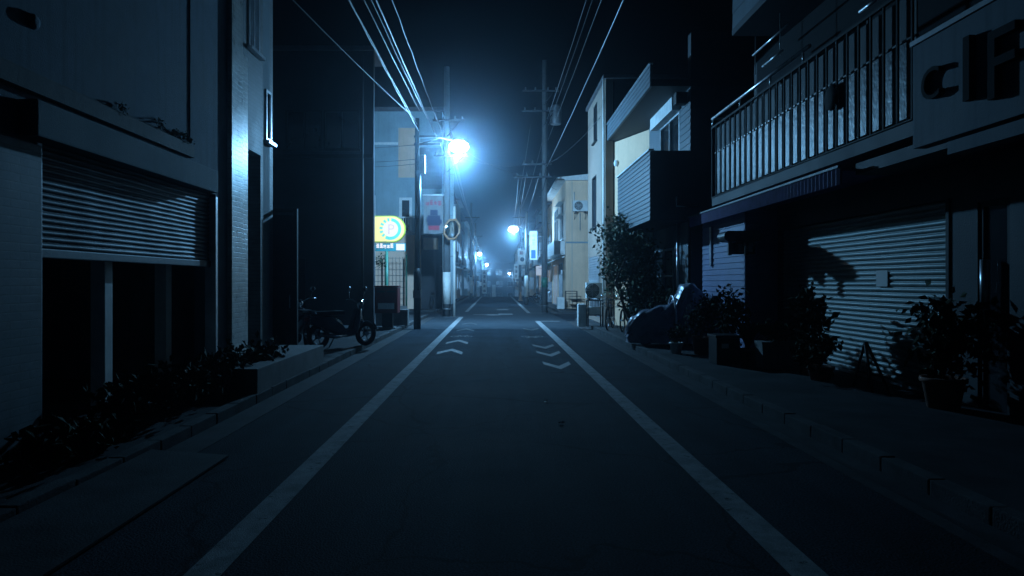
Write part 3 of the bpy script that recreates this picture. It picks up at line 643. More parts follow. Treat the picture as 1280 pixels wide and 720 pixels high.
# ---- concrete utility pole with the street lamp
def utility_pole(label, x, y, h, r, arms, base_wrap=True, group='concrete utility poles', trans=False):
    z = zG(y); t = thing('utility_pole', label, 'utility pole', (x, y, z), group)
    MB().tube([(x,y,z),(x,y,z+h)], [r, r*0.72], 18).build('pole', M['pole'], t)
    if base_wrap: MB().tube([(x,y,z+0.55),(x,y,z+1.95)], [r+0.012, r+0.008], 18).build('base_wrap', M['pole_base'], t)
    MB().tube([(x,y,z+0.3),(x,y,z+0.36)], r+0.014, 18).build('band', M['steel'], t)
    for k, (az, al, off) in enumerate(arms):
        a = MB(); a.box(x-al/2+off, x+al/2+off, y-r-0.1, y-r-0.02, z+az-0.04, z+az+0.04); a.tube([(x+off*0.2,y-r,z+az-0.7),(x+al*0.35+off,y-r-0.06,z+az-0.04)], 0.02, 6)
        ao = a.build('crossarm', M['dark_metal'], t)
        for u in (-0.42, -0.15, 0.2, 0.42):
            MB().lathe([(0.02,0),(0.05,0.03),(0.03,0.07),(0.05,0.1),(0.02,0.14)], (x+off+u*al, y-r-0.06, z+az+0.041), 10).build('insulator', M['pole'], ao)
    for k in range(10):
        s = 1 if k % 2 else -1; zz = z + 2.2 + 0.45*k
        if zz < z+h-0.5: MB().tube([(x+s*r*0.8,y,zz),(x+s*(r+0.13),y,zz)], 0.011, 5).build('step_bolt', M['steel'], t)
    if trans:
        tb = MB(); tb.lathe([(0.26,0),(0.28,0.04),(0.28,0.85),(0.2,0.95)], (x+0.55, y, z+h-3.2), 18); tb.build('transformer', M['steel'], t)
    return t
YU = 30.0; xu = PX(558.5, YU)
utility_pole('concrete utility pole at the left street corner with the banner and a pale wrapped base', xu, YU, 11.0, 0.17, [(PZ(196,YU),1.5,0.2),(8.6,1.4,0.1)])
def street_lamp(label, lx, ly, lz, px_, py_, watts, col, big=1.0):
    """pole-mounted lamp: bracket arm from the pole, shade, lit glass"""
    t = thing('street_lamp', label, 'street lamp', (lx, ly, lz), 'street lamps along the road')
    MB().tube([(px_,py_,lz-0.05),(px_+(lx-px_)*0.5,py_+(ly-py_)*0.5,lz+0.25),(lx,ly,lz+0.2)], 0.03, 8).build('bracket_arm', M['steel'], t)
    MB().lathe([(0.04,0.30),(0.1*big,0.27),(0.14*big,0.21),(0.15*big,0.175)], (lx,ly,lz), 20).build('lamp_shade', M['white'], t)
    MB().lathe([(0.13*big,0.17),(0.2*big,0.1),(0.22*big,0.0),(0.18*big,-0.1),(0.08*big,-0.16)], (lx,ly,lz), 20).build('lamp_glass', M['lamp_on'], t)
    lamp_or_fill_light(t, (lx, ly-0.02, lz-0.28), watts, col, 0.1)
    return t
Lx, Ly, Lz = PX(573.5, 22.5), 22.5, PZ(184, 22.5)
LC = (0.2, 0.57, 1.0)
lamp1 = street_lamp('brightest nearest street lamp on a bracket from the slim steel pole', Lx, Ly, Lz, xp+0.05, YP+0.05, LAMP1, LC, 1.5)
sp = bpy.data.lights.new('lamp_or_fill_light', 'SPOT'); sp.energy = FILL1; sp.color = (0.30, 0.62, 1.0); sp.shadow_soft_size = 0.1; sp.spot_size = R(165); sp.spot_blend = 0.8  # second light added to the lamp to brighten the crossing and far houses
so_ = bpy.data.objects.new('lamp_or_fill_light', sp); C.objects.link(so_); so_.location = (Lx, Ly+0.02, Lz-0.28); so_.rotation_euler = Vector((0.15, 1, -0.35)).to_track_quat('-Z', 'Y').to_euler()
adopt(so_, lamp1)
# banner hung from the corner pole
t = thing('street_banner', 'pale street banner with red lettering hung from the corner pole', 'banner', (PX(541,YU-0.2), YU-0.2, PZ(292,YU)), 'street banners')
x0, x1, z0, z1 = PX(530,YU), PX(554,YU), PZ(292,YU), PZ(245,YU)
bn = MB(); n = 10
cols = [[(x0+(x1-x0)*i/n, YU-0.2+0.02*math.sin(i*1.3+k*0.4), z0+(z1-z0)*k/6) for k in range(7)] for i in range(n+1)]
for i in range(n):
    for k in range(6): bn.face([cols[i][k], cols[i+1][k], cols[i+1][k+1], cols[i][k+1]]); bn.face([tuple(Vector(p)+Vector((0,0.006,0))) for p in (cols[i][k], cols[i][k+1], cols[i+1][k+1], cols[i+1][k])])
bn.build('cloth', M['banner'], t, False)
l_ = MB(); 
for k in range(4): stroke_glyph(l_, 'y', YU-0.225, -1, x0+0.09+0.18*k, z1-0.48+0.05*math.sin(math.pi*(k+0.5)/4), 0.16, 0.2, 70+k, 0.006, 0.22)
l_.build('lettering', M['red_print'], t)
l_ = MB()
for k, (a_, b_, c_, d_) in enumerate(((0.18,0.74,0.34,0.78),(0.3,0.62,0.79,1.02),(0.14,0.3,0.5,0.7),(0.68,0.8,0.42,0.6))): l_.box(x0+a_, x0+b_, YU-0.2265-0.002*k, YU-0.2245-0.002*k, z0+c_, z0+d_)
l_.build('print', M['navy_print'], t)
MB().box(x0+0.22, x0+0.7, YU-0.228, YU-0.2255, z0+0.14, z0+0.33).build('print', M['red_print'], t)
MB().tube([(x0-0.05,YU-0.2,z1+0.02),(xu-0.1,YU-0.2,z1+0.02)], 0.018, 8).build('top_rod', M['white'], t)
MB().tube([(x0-0.05,YU-0.2,z0-0.02),(xu-0.1,YU-0.2,z0-0.02)], 0.018, 8).build('bottom_rod', M['steel'], t)
# convex traffic mirror on its own post
YM = 29.5; xm = PX(567, YM)
t = thing('traffic_mirror', 'convex traffic mirror with orange hood on a pole at the left corner', 'traffic mirror', (xm, YM, 0.1))
MB().tube([(xm+0.02,YM+0.12,0.0),(xm+0.02,YM+0.12,PZ(258,YM))], 0.06, 14).build('post', M['pole_base'], t)
zc = PZ(287, YM); 
q = MB(); q.torus((0,0,0),(0,1,0),0.37,0.045,8,8); f = q.build('rim', M['orange'], t); 
f.matrix_parent_inverse = Matrix.Translation(-t.location); f.location = (xm-0.06, YM-0.12, zc); f.rotation_euler = (0, R(22.5), R(28)); f.scale = (1,1,1.25)
q = MB(); q.lathe([(0.01,-0.06),(0.15,-0.05),(0.28,-0.02),(0.36,0.01),(0.36,0.04)], (0,0,0), 24, 'y'); f = q.build('mirror_face', M['mirror'], t)
f.location = (xm-0.06, YM-0.12, zc); f.rotation_euler = (0, 0, R(28)); f.scale = (1,1,1.25)
# ---- corner house beyond the side street (faces the viewer)
YD = 36.2
t = thing('corner_house', 'three storey blue grey house with cream panel beyond the left side street', 'house', (-5, YD, 0.1))
X0, X1 = PX(440,YD), PX(553,YD)
dw = (PX(499,YD), PX(515,YD), PZ(292,YD), PZ(247,YD))
w = MB(); w.wall('y', YD, -1, X0-4, X1, PZ(294,YD)+0.004, 10.6, [dw], 0.25); w.box(X1-0.25, X1, YD+0.251, 46, 0.1, 10.6); w.box(X0-4, X1-0.251, 45.8, 46, 0.1, 10.6); w.build('wall', M['bluegrey'], t)
w = MB(); w.box(X0-4, PX(526,YD), YD-0.25, YD+0.25, 0.1, PZ(294,YD)); w.build('lower_wall', M['whitelow'], t)
w = MB(); w.box(PX(526.5,YD), PX(553,YD), YD-0.05, YD+0.25, 0.1, PZ(294,YD)); w.build('garage_door', M['dark_wall'], t)
MB().box(PX(498,YD), PX(520,YD), YD-0.03, YD-0.003, PZ(222,YD), PZ(160,YD)).build('cream_panel', M['cream'], t)
bd = MB(); bd.box(X0-3, PX(498,YD)-0.02, YD-0.06, YD-0.003, PZ(181,YD), PZ(178,YD)); bd.box(PX(521,YD), X1, YD-0.06, YD-0.003, PZ(181,YD), PZ(178,YD)); bd.build('band', M['white'], t)
sd = MB(); sd.profile('y', YD-0.004, -1, PX(524,YD), X1-0.02, lap(PZ(236,YD), PZ(185,YD), 0.22, 0.03)); sd.build('siding', M['siding'], t)
MB().box(X0-4.1, X1+0.1, YD-0.15, 46.1, 10.601, 10.8).build('roof', M['roof'], t)
window(t, 'y', YD, -1, *dw, frame=M['white'], mull=0, fw=0.14)
window(t, 'y', YD-0.26, -1, PX(470,YD)-2.5, PX(470,YD)-1.6, 1.2, 2.4, frame=M['white'], mull=1, depth=-0.004+0.006)
rl = MB()
for px in range(499, 524, 3): rl.box(PX(px,YD)-0.015, PX(px,YD)+0.015, YD-0.3, YD-0.27, PZ(293,YD), PZ(273,YD))
rl.box(PX(498,YD), PX(524,YD), YD-0.31, YD-0.26, PZ(273,YD), PZ(271.5,YD)); rl.box(PX(498,YD), PX(524,YD), YD-0.31, YD-0.26, PZ(292,YD), PZ(290.5,YD)); rl.build('railing', M['white'], t)
MB().tube([(PX(469.5,YD),YD-0.3,0.1),(PX(469.5,YD),YD-0.3,PZ(245,YD))], 0.05, 8).build('drainpipe', M['white'], t)
sg = MB().box(PX(530,YD), PX(548,YD), YD-0.3, YD-0.06, PZ(312,YD), PZ(298,YD), 0.02); tag(sg.build('sign_board', M['cream']), 'blank pale sign board on the dark garage of the corner house', 'sign')
# mesh fence with green posts
YF = 35.0
t = thing('mesh_fence', 'thin wire mesh fence with green posts before the white lower wall', 'fence', (PX(490,YF), YF, 0.1))
fm = MB()
for k in range(9):
    z = 0.35 + k*0.3; fm.tube([(PX(455,YF),YF,z),(PX(508,YF),YF,z)], 0.008, 4)
for k in range(13):
    x = PX(455,YF) + k*(PX(508,YF)-PX(455,YF))/12; fm.tube([(x,YF,0.3),(x,YF,2.8)], 0.008, 4)
fm.build('wire_panel', M['steel'], t)
for px in (508, 482, 456): MB().tube([(PX(px,YF),YF-0.02,0.1),(PX(px,YF),YF-0.02,2.95)], 0.05, 8).build('post', M['green'], t)
MB().box(PX(455,YF), PX(509,YF), YF-0.09, YF+0.09, 0.1, 0.3).build('base_wall', M['concrete'], t)
# =================================================================== RIGHT SIDE
# ---- near shop building with balcony, awning and shutter
XS, XW, XAw, XBal = 5.4, 4.78, 4.5, 4.6
t = thing('shop_building', 'dark shop building on the right with roller shutter, awning and balcony', 'building', (7, 9, 0.1))
ys1, ys0 = YX(973,XS), YX(1185,XS); ye = 15.7
w = MB(); dgl = (YX(1262,XS), YX(1222,XS), 0.1, 2.4)
w.wall('x', XS, -1, -6, ys1, 0.1, 3.1, [(ys0, ys1-0.03, 0.1, 2.5), dgl], 0.3)
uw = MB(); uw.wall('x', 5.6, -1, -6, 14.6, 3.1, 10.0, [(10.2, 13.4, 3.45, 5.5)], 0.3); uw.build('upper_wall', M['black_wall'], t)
w.box(5.601, 12, 14.601, 14.75, 3.1, 10); w.box(5.91, 12, -6, 14.39, 9.8, 10.0); w.box(XS, 12, ye-0.2, ye, 0.1, 3.0)
w.build('wall', M['dark_wall'], t)
w = MB(); w.profile('x', XW, -1, ys1+0.05, ye, lap(0.1, 2.98, 0.12, 0.02), -0.15); w.profile('y', ys1+0.04, -1, XW-0.01, XS, lap(0.1, 2.98, 0.12, 0.02), -0.15); w.build('siding', M['siding_navy'], t)
sh = MB(); sh.profile('x', XS+0.10, -1, ys0+0.02, ys1-0.05, wave(0.14, 2.5, 0.075, 0.026), -0.02, True, 0.009); s0 = sh.build('roller_shutter', M['shutter_r'], t)
MB().box(XS+0.05, XS+0.14, ys0+0.02, ys1-0.05, 0.1, 0.139).build('bottom_rail', M['alu'], s0)
MB().box(XS+0.058, XS+0.064, YX(1104,XS), YX(1090,XS), PZ(358,YX(1097,XS)), PZ(338,YX(1097,XS))).build('notice', M['paper'], s0)
MB().box(XS-0.02, XS+0.2, ys0-0.04, ys0+0.015, 0.1, 2.5).build('guide_rail', M['dark_metal'], t)
for y_ in (8.9, 12.1): MB().box(XS+0.052, XS+0.066, y_-0.06, y_+0.06, 0.62, 0.68, 0.004).build('lock', M['steel'], s0)
# glazed door right of the shutter
fr = MB(); a, b, c, d_ = dgl; fr.box(XS+0.02, XS+0.1, a, a+0.06, c, d_); fr.box(XS+0.02, XS+0.1, b-0.06, b, c, d_); fr.box(XS+0.02, XS+0.1, a+0.06, b-0.06, d_-0.06, d_); do = fr.build('door', M['dark_metal'], t)
MB().box(XS+0.05, XS+0.07, a+0.06, b-0.06, c, d_-0.06).build('pane', M['glass'], do)
MB().tube([(XS-0.03, b-0.14, 0.9),(XS-0.03, b-0.14, 1.5)], 0.018, 8).build('handle', M['chrome'], do)
MB().tube([(XS-0.05, YX(1237,XS), 1.2), (XS-0.05, YX(1237,XS), 1.75)], 0.05, 10).build('pipe', M['alu'], t)
window(t, 'x', 5.6, -1, 10.2, 13.4, 3.45, 5.5, frame=M['dark_metal'], mull=1, sill=False)
# balcony
by0, by1 = YX(1142,XBal), YX(890,XBal)                        # 7.5, 14.5
zb = 1.5 + 0.40*XBal; zt = 1.5 + 0.715*XBal; zr = 1.5 + 0.755*XBal
bl = MB(); bl.box(XBal, 5.59, by0, by1, zb-0.22, zb-0.05); bo = bl.build('balcony', M['dark_wall'], t)
zq = zb + (zt-zb)*0.62
MB().box(XBal+0.05, XBal+0.065, by0+0.03, by1-0.03, zb+0.02, zq-0.012).build('frosted_panel', M['frosted'], bo)
MB().box(XBal+0.05, XBal+0.065, by0+0.03, by1-0.03, zq+0.012, zt-0.05).build('upper_panel', M['panel_plain'], bo)
MB().box(XBal+0.03, XBal+0.08, by0+0.03, by1-0.03, zq-0.011, zq+0.011).build('panel_joint', M['black_plastic'], bo)
br = MB()
n = 25
for k in range(n+1):
    y = by0 + 0.02 + (by1-by0-0.04)*k/n; br.box(XBal-0.012, XBal+0.012, y-0.014, y+0.014, zb-0.03, zt-0.03)
br.box(XBal-0.02, XBal+0.02, by0, by1, zt-0.029, zt+0.01); br.box(XBal-0.02, XBal+0.02, by0, by1, zb-0.048, zb-0.031)
x = XBal
for k in range(8):
    x = XBal + 0.02 + 0.95*k/7; br.box(x-0.012, x+0.012, by1-0.026, by1-0.002, zb-0.03, zt-0.03)
br.box(XBal+0.021, 5.58, by1-0.03, by1, zt-0.029, zt+0.01)
br.build('railing', pm('black_railing_paint', (0.012,0.013,0.015), 0.7, 0.3, spec=0.1), bo)
hr = MB(); hr.tube([(XBal,YX(1012,XBal),zr),(XBal,by1-0.03,zr),(5.5,by1-0.03,zr)], 0.03, 10)
for y in (by1-0.05, YX(925,XBal), YX(963,XBal), YX(1004,XBal)): hr.tube([(XBal,y,zt),(XBal,y,zr)], 0.017, 8)
hr.build('handrail', M['rail'], bo)
MB().lathe([(0.02,-0.012),(0.17,-0.01),(0.18,0.02),(0.15,0.025)], (XBal-0.018, YX(1040,XBal), PZ(122, YX(1040,XBal))), 24, 'x').build('round_plate', M['rubber'], bo)
# awning fascia and sheet
ay0, ay1 = YX(1050,XAw), YX(862,XAw)
aw = MB(); az1 = 1.5+0.338*XAw
nf = 60
for k in range(nf):
    y0 = ay0 + (ay1-ay0)*k/nf; y1 = ay0 + (ay1-ay0)*(k+1)/nf; ym = (y0+y1)/2
    for A, B, da, db in ((y0, ym, 0, -0.022), (ym, y1, -0.022, 0)):
        aw.face([(XAw+da,A,az1-0.24),(XAw+db,B,az1-0.24),(XAw+db,B,az1-0.02),(XAw+da,A,az1-0.02)])
aw.box(XAw+0.006, XAw+0.03, ay0, ay1, az1-0.24, az1-0.02); aw.box(XAw+0.031, 5.39, ay0, ay1, az1-0.06, az1-0.03)
ao = aw.build('awning', M['awning'], t)
MB().box(XAw-0.03, XAw+0.03, ay0, ay1, az1-0.019, az1+0.012).build('awning_trim', M['siding'], ao)
MB().box(XAw+0.2, 5.39, -6, ay0-0.01, 2.9, 3.05).build('soffit', M['dark_wall'], t)
# upper balcony
u = MB(); u.box(XBal, 5.59, 4, YX(915,XBal), 6.3, 6.42); uo = u.build('balcony', M['dark_wall'], t)
u = MB(); u.profile('x', XBal+0.02, -1, 4, YX(915,XBal), lap(6.43, 7.4, 0.3, 0.015)); u.build('balcony_panel', M['siding'], uo)
lp = MB(); X5 = 5.05
for z, p0, p1 in ((1.5+0.884*X5, 941, 985), (1.5+0.81*X5, 953, 978)): lp.tube([(X5,YX(p0,X5),z),(X5,YX(p1,X5),z)], 0.018, 8)
for px in (944, 975): lp.tube([(X5,YX(px,X5),6.29),(X5,YX(px,X5),1.5+0.80*X5)], 0.008, 5)
lp.build('laundry_pole', M['rail'], t)
MB().tube([(XBal+0.1,YX(1065,XBal),1.5+0.76*XBal),(XBal+0.1,YX(1088,XBal),1.5+0.76*XBal)], 0.02, 8).build('laundry_pole', M['rail'], t)
# white door edge and little canopy on the return wall
MB().box(XW-0.06, XW-0.025, YX(891,XW)-0.04, YX(891,XW)+0.04, 1.85, 2.72).build('downpipe', M['alu'], t)
yq = ys1+0.0
window(t, 'y', yq+0.0, -1, PX(914,yq), PX(944,yq), PZ(318,yq), PZ(300,yq), frame=M['dark_metal'], mull=1, depth=-0.015, sill=False)
cn = MB(); x0, x1 = PX(896,yq), PX(943,yq)
pts = []
for k in range(11):
    a = math.pi*k/10 - math.pi/2; pts.append((x1-0.1+0.1*math.cos(a), PZ(297,yq)+0.1*math.sin(a)))
for k in range(11):
    a = math.pi*k/10 + math.pi/2; pts.append((x0+0.1+0.1*math.cos(a), PZ(297,yq)+0.1*math.sin(a)))
cn.prism(pts, 'y', yq-0.42, yq-0.03); cn.build('window_canopy', M['black_plastic'], t)
for q_ in (906, 926): MB().box(PX(q_,yq)-0.03, PX(q_,yq)+0.03, yq-0.3, yq-0.24, PZ(320,yq), PZ(303,yq)).build('canopy_post', M['black_plastic'], t)
# ---- near signboard with big raised letters
XG = 4.25
t = thing('shop_signboard', 'pale wall signboard with large dark raised letters above the right shop', 'signboard', (XG, 6, 2.8))
g1 = YX(1141,XG); g0 = 4.3
MB().box(XG, XG+0.14, g0, g1, 2.86, 3.90, 0.01).build('board', M['board'], t)
MB().box(XG-0.02, XG+0.16, g0-0.02, g1+0.02, 3.901, 3.95).build('trim', M['steel'], t)
MB().box(XG-0.005, XG+0.15, g0, YX(1185,XG), 2.70, 2.82).build('lower_rail', M['board'], t)
bk = MB()
for y in (g1-0.4, g1-1.6): bk.box(XG+0.141, 5.59, y-0.03, y+0.03, 3.2, 3.26); bk.box(XG+0.141, 5.59, y-0.03, y+0.03, 3.6, 3.66)
bk.build('bracket', M['steel'], t)
for ch, px, z, sz in (('C', 1170, 3.27, 0.44), ('I', 1216, 3.12, 0.84), ('F', 1258, 3.05, 0.84)):
    me = text_mesh(ch, sz, 0.03); me.materials.append(M['rubber'])
    o = bpy.data.objects.new('letter', me); C.objects.link(o)
    o.matrix_local = Matrix.Identity(4); adopt(o, t)
    o.rotation_euler = (R(90), 0, R(-90)); o.location = (XG-0.033, YX(px,XG), z)
# ---- plants and pots before the shutter
def pot(c, r, h, m, parent):
    mb = MB().lathe([(r*0.72,0),(r*0.95,h*0.85),(r*1.06,h*0.86),(r*1.06,h),(r*0.95,h),(r*0.9,h*0.9)], c, 22); return mb.build('pot', m, parent)
def potted(label, c, r, h, crown, n, leaf, m='leaf_dark', potm=None, square=False, spiky=False):
    t = thing('potted_plant', label, 'potted plant', c, 'potted plants before the shop')
    if square: MB().prism([(c[0]-r*1.5,c[2]),(c[0]+r*1.5,c[2]),(c[0]+r*1.7,c[2]+h),(c[0]-r*1.7,c[2]+h)], 'y', c[1]-r, c[1]+r).build('pot', potm or M['white'], t)
    else: pot(c, r, h, potm or M['terracotta'], t)
    MB().lathe([(r*0.85,h*0.9),(0.01,h*0.93)], c, 16).build('soil', M['soil'], t) if not square else None
    stem_bundle((c[0],c[1],c[2]+h*0.8), crown[2]*1.4, 6).build('stem', M['bark'], t)
    mb = MB()
    if spiky:
        for k in range(n):
            a = random.uniform(0,6.28); L = crown[2]*2*random.uniform(0.7,1.1); q = crown[0]*random.uniform(0.3,1.2)
            d = Vector((math.cos(a)*q, math.sin(a)*q, L)); s_ = Vector((-math.sin(a), math.cos(a), 0))*0.03
            p = Vector((c[0],c[1],c[2]+h)); m1 = p + d*0.5; e = p + d + Vector((math.cos(a)*q*0.5, math.sin(a)*q*0.5, -L*0.15))
            mb.face((p-s_*0.6, p+s_*0.6, m1+s_, m1-s_)); mb.face((m1-s_, m1+s_, e))
    else: mb.leaves((c[0],c[1],c[2]+h+crown[2]*0.9), crown, n, leaf, 9)
    mb.build('foliage', M[m], t, False); return t
potted('bushy dark plant spilling over a pale square planter before the shutter', (4.55, 11.1, 0.1), 0.16, 0.44, (0.3,0.3,0.2), 320, 0.11, potm=M['concrete'], square=True)
potted('tall dark leafy potted plant standing left of the shutter notice', (4.75, 10.25, 0.1), 0.17, 0.28, (0.3,0.32,0.5), 520, 0.13)
potted('low dark potted plant in front of the middle of the shutter', (4.65, 9.75, 0.1), 0.18, 0.2, (0.34,0.4,0.24), 420, 0.1)
potted('large dark bush in a pot hiding the near end of the shutter', (5.0, 7.6, 0.1), 0.22, 0.34, (0.36,0.36,0.52), 700, 0.12)
potted('dark shrub in a pot against the navy siding by the awning end', (4.0, 13.2, 0.1), 0.2, 0.35, (0.3,0.36,0.55), 700, 0.1)
potted('wide dark shrub in a pot below the small window canopy', (4.2, 12.3, 0.1), 0.22, 0.3, (0.36,0.4,0.5), 760, 0.1)
potted('spiky dark plant in a pot beside the pale square planter', (4.35, 11.75, 0.1), 0.15, 0.26, (0.3,0.3,0.3), 46, 0.1, spiky=True)
potted('small dark plant in a pale pot at the tail of the covered motorbike', (3.55, 13.4, 0.1), 0.13, 0.22, (0.18,0.2,0.2), 220, 0.08, potm=M['white'])
t = thing('sandwich_board', 'slim dark folding stand leaning open in front of the shutter', 'stand', (4.8, 8.85, 0.1))
for sgn in (-1, 1):
    for xa, xb in ((4.77,4.8),(4.98,4.82)): MB().tube([(xa,8.85+0.24*sgn,0.1),(xb,8.85,0.72)], 0.018, 6).build('leg', M['dark_metal'], t)
MB().tube([(4.79,8.85-0.13,0.4),(4.79,8.85+0.13,0.4)], 0.014, 6).build('crossbar', M['dark_metal'], t)
b = thing('storage_box', 'dark storage crate with a small white label among the shop plants', 'crate', (4.05, 12.6, 0.1))
MB().box(3.75, 4.15, 11.55, 12.0, 0.1, 0.55, 0.02).build('body', M['black_plastic'], b); MB().box(3.73, 4.17, 11.53, 12.02, 0.551, 0.6, 0.012).build('lid', M['black_plastic'], b)
MB().box(3.83, 3.95, 11.54, 11.546, 0.38, 0.46).build('label_plate', M['paper'], b)
# ---- covered motorbike, nose to the street
t = thing('covered_motorbike', 'motorbike under a shiny tied grey blue cover beside the kerb on the right', 'motorbike', (3.9, 15.2, 0.1))
cv = MB(); xs = [2.92,2.97,3.05,3.2,3.4,3.6,3.8,3.95,4.05,4.15,4.3,4.45,4.6,4.8,4.95,5.02]
hs = [0.3,0.5,0.62,0.72,0.80,0.85,0.90,0.96,1.12,1.34,1.40,1.32,1.12,0.95,0.8,0.4]
ws = [0.12,0.18,0.22,0.27,0.3,0.32,0.33,0.33,0.34,0.36,0.40,0.40,0.36,0.3,0.22,0.1]
rows = []; na = 36
def lerp(arr, f):
    i = min(int(f), len(arr)-2); return arr[i] + (arr[i+1]-arr[i])*(f-i)
N_ = 64
for i in range(N_+1):
    f = i*(len(xs)-1)/N_; x, h, wd_ = lerp(xs,f), lerp(hs,f), lerp(ws,f); row = []
    for k in range(na+1):
        a = math.pi*k/na; ca, sa = math.cos(a), math.sin(a)
        fold = 0.028*math.sin(k*1.9+math.sin(i*0.35)*2.2)*(1-sa**2) + 0.014*math.sin(i*0.9+k*0.7)
        row.append(cv.bm.verts.new((x+0.02*math.sin(k*1.1+i*0.3), 15.2 + (wd_+fold)*math.copysign(abs(ca)**0.45, ca), 0.16 + (h-0.06)*sa**0.55 + 0.02*math.sin(i*0.8+k*0.5)*sa)))
    rows.append(row)
for i in range(N_):
    for k in range(na):
        ff = cv.bm.faces.new((rows[i][k], rows[i][k+1], rows[i+1][k+1], rows[i+1][k])); ff.smooth = True
cv.bm.faces.new(rows[0]); cv.bm.faces.new(rows[-1][::-1]); cv.build('cover', M['cover'], t)
tp = MB()
for x_, lean in ((4.02, -0.03), (4.08, 0.03)):
    tp.tube([(x_+lean*3, 15.2-0.40*math.cos(a), 0.12+1.08*max(0,math.sin(a))**0.55) for a in [math.pi*k/16 for k in range(17)]], 0.02, 6)
tp.build('strap', M['alu'], t)
for x in (3.35, 4.62):
    wv = MB().torus((x,15.2,0.36),(0,1,0),0.2,0.06,26,8).build('tyre', M['rubber'], t)
    MB().lathe([(0.15,-0.03),(0.15,0.03)], (x,15.2,0.36), 18, 'y').build('rim', M['chrome'], wv)
# ---- house with the two slanting balconies
XH, XHb = 4.6, 3.6
hy0, hy1 = YX(866,XH), 20.4                                    # 15.9
t = thing('balcony_house', 'house with corrugated sided balcony and deep roof overhang on the right', 'house', (6, 18, 0.1))
bz0, bz1 = 1.5+0.408*XHb, 1.5+0.869*XHb; byn, byf = YX(811,XHb), YX(771,XHb)
rz0, rz1 = 1.5+1.285*XHb, 1.5+1.40*XHb
wnd = (YX(850,XH), YX(826,XH), 3.25, 1.5+0.93*XH); grd = (17.6, 19.9, 0.12, 2.4)
w = MB(); w.wall('x', XH, -1, hy0+0.15, hy1, 0.1, rz0-0.004, [wnd, grd], 0.25); w.box(XH+0.001, 12, hy0+0.15, hy0+0.35, 0.1, rz0-0.004) if False else None
w.build('wall', M['siding'], t)
MB().wall('y', hy0+0.149, -1, XH, 12, 0.1, 7.4, (), 0.25).build('end_wall', M['dark_wall'], t)
sd = MB(); sd.profile('x', XH-0.003, -1, hy0+0.15, wnd[0]-0.03, lap(3.2, rz0-0.01, 0.16, 0.02)); sd.build('siding', M['siding'], t)
window(t, 'x', XH, -1, *wnd, mull=1, sill=False); window(t, 'x', XH, -1, *grd, mull=1, sill=False, trans=True)
MB().box(XH-0.22, XH-0.003, wnd[0]-0.05, wnd[1]+0.35, wnd[3]+0.02, wnd[3]+0.42, 0.01).build('shutter_case', M['white'], t)
MB().box(XH-0.3, XH-0.024, hy0+0.35, hy0+0.6, wnd[3]+0.0, wnd[3]+0.28, 0.02).build('vent', M['dark_metal'], t)
bl = MB(); bl.box(XHb+0.06, XH-0.003, byn+0.03, byf, bz0, bz0+0.12); bl.box(XHb+0.045, XH-0.003, byn, byn+0.06, bz0, bz1-0.02); bl.box(XHb+0.045, XH-0.003, byf-0.06, byf, bz0+0.121, bz1-0.02); bo = bl.build('balcony', M['dark_wall'], t)
sd = MB(); sd.profile('x', XHb+0.04, -1, byn, byf, lap(bz0, bz1-0.03, 0.11, 0.022), -0.05); sd.build('balcony_panel', M['siding'], bo)
MB().box(XHb-0.01, XHb+0.12, byn-0.02, byf+0.02, bz1-0.019, bz1+0.02).build('coping', M['white'], bo)
rf = MB(); rf.box(XHb+0.06, 12, byn, 22.2, rz0, rz0+0.16); ro = rf.build('roof', M['dark_wall'], t)
sd = MB(); sd.profile('x', XHb+0.04, -1, byn, 22.2, lap(rz0-0.01, rz1+0.1, 0.12, 0.02), -0.04); sd.build('parapet', M['siding'], ro)
MB().box(XHb-0.0, XHb+0.1, byn-0.01, 22.21, rz1+0.101, rz1+0.13).build('coping', M['alu'], ro)
xq0, xq1 = PX(845,byn), PX(872,byn)
MB().tube([(xq0,byn-0.05,PZ(246,byn)),(xq0,byn-0.05,PZ(258,byn)),(xq1,byn-0.05,PZ(258,byn))], 0.018, 6).build('pipe', M['alu'], t)
MB().box(XHb+0.3, XH-0.004, byf-0.3, byf-0.2, 0.1, bz0-0.002).build('pillar', M['white'], t)
MB().tube([(XH-0.08,16.9,0.1),(XH-0.08,16.9,bz0-0.01)], 0.04, 8).build('drainpipe', M['alu'], t)
# ---- white narrow house with gap
XGh = 3.6; gy1, gy0 = YX(735,XGh), YX(757,XGh)                # 26.6, 22.3
t = thing('white_house', 'narrow off white three storey house by the right side street', 'house', (6, 24, 0.1))
ztop = 8.2
h1 = (YX(746.5,XGh), YX(742.5,XGh), PZ(178,YX(744,XGh)), PZ(132,YX(744,XGh))); h2 = (YX(745.5,XGh), YX(740.5,XGh), PZ(285,YX(742,XGh)), PZ(222,YX(742,XGh)))
h3 = (YX(750,XGh), YX(738,XGh), 0.3, 2.3)
w = MB(); w.wall('x', XGh, -1, gy0, gy1, 0.1, ztop, [h1,h2,h3], 0.25); w.box(XGh+0.251, 11, gy1-0.2, gy1, 0.1, ztop); w.box(XGh+0.001, 4.02, gy0-0.001, gy0+0.2, 0.1, ztop) if False else None
w.build('wall', M['greyrender'], t)
xg1 = PX(768,gy0); xg2 = PX(815, 22.6)
MB().box(XGh+0.251, xg1, gy0, gy0+0.2, 0.1, ztop-0.1).build('dark_panel', M['dark_metal'], t)
MB().prism([(xg1+0.004,gy0+0.02),(XH+0.02,hy1+0.02),(XH+0.3,hy1+0.02),(XH+0.3,gy0+0.5),(xg1+0.004,gy0+0.5)], 'z', 0.1, 6.1).build('side_wall', M['cream'], t)
MB().box(XGh-0.08, 11, gy0-0.05, gy1+0.08, ztop+0.001, ztop+0.12).build('roof', M['roof'], t)
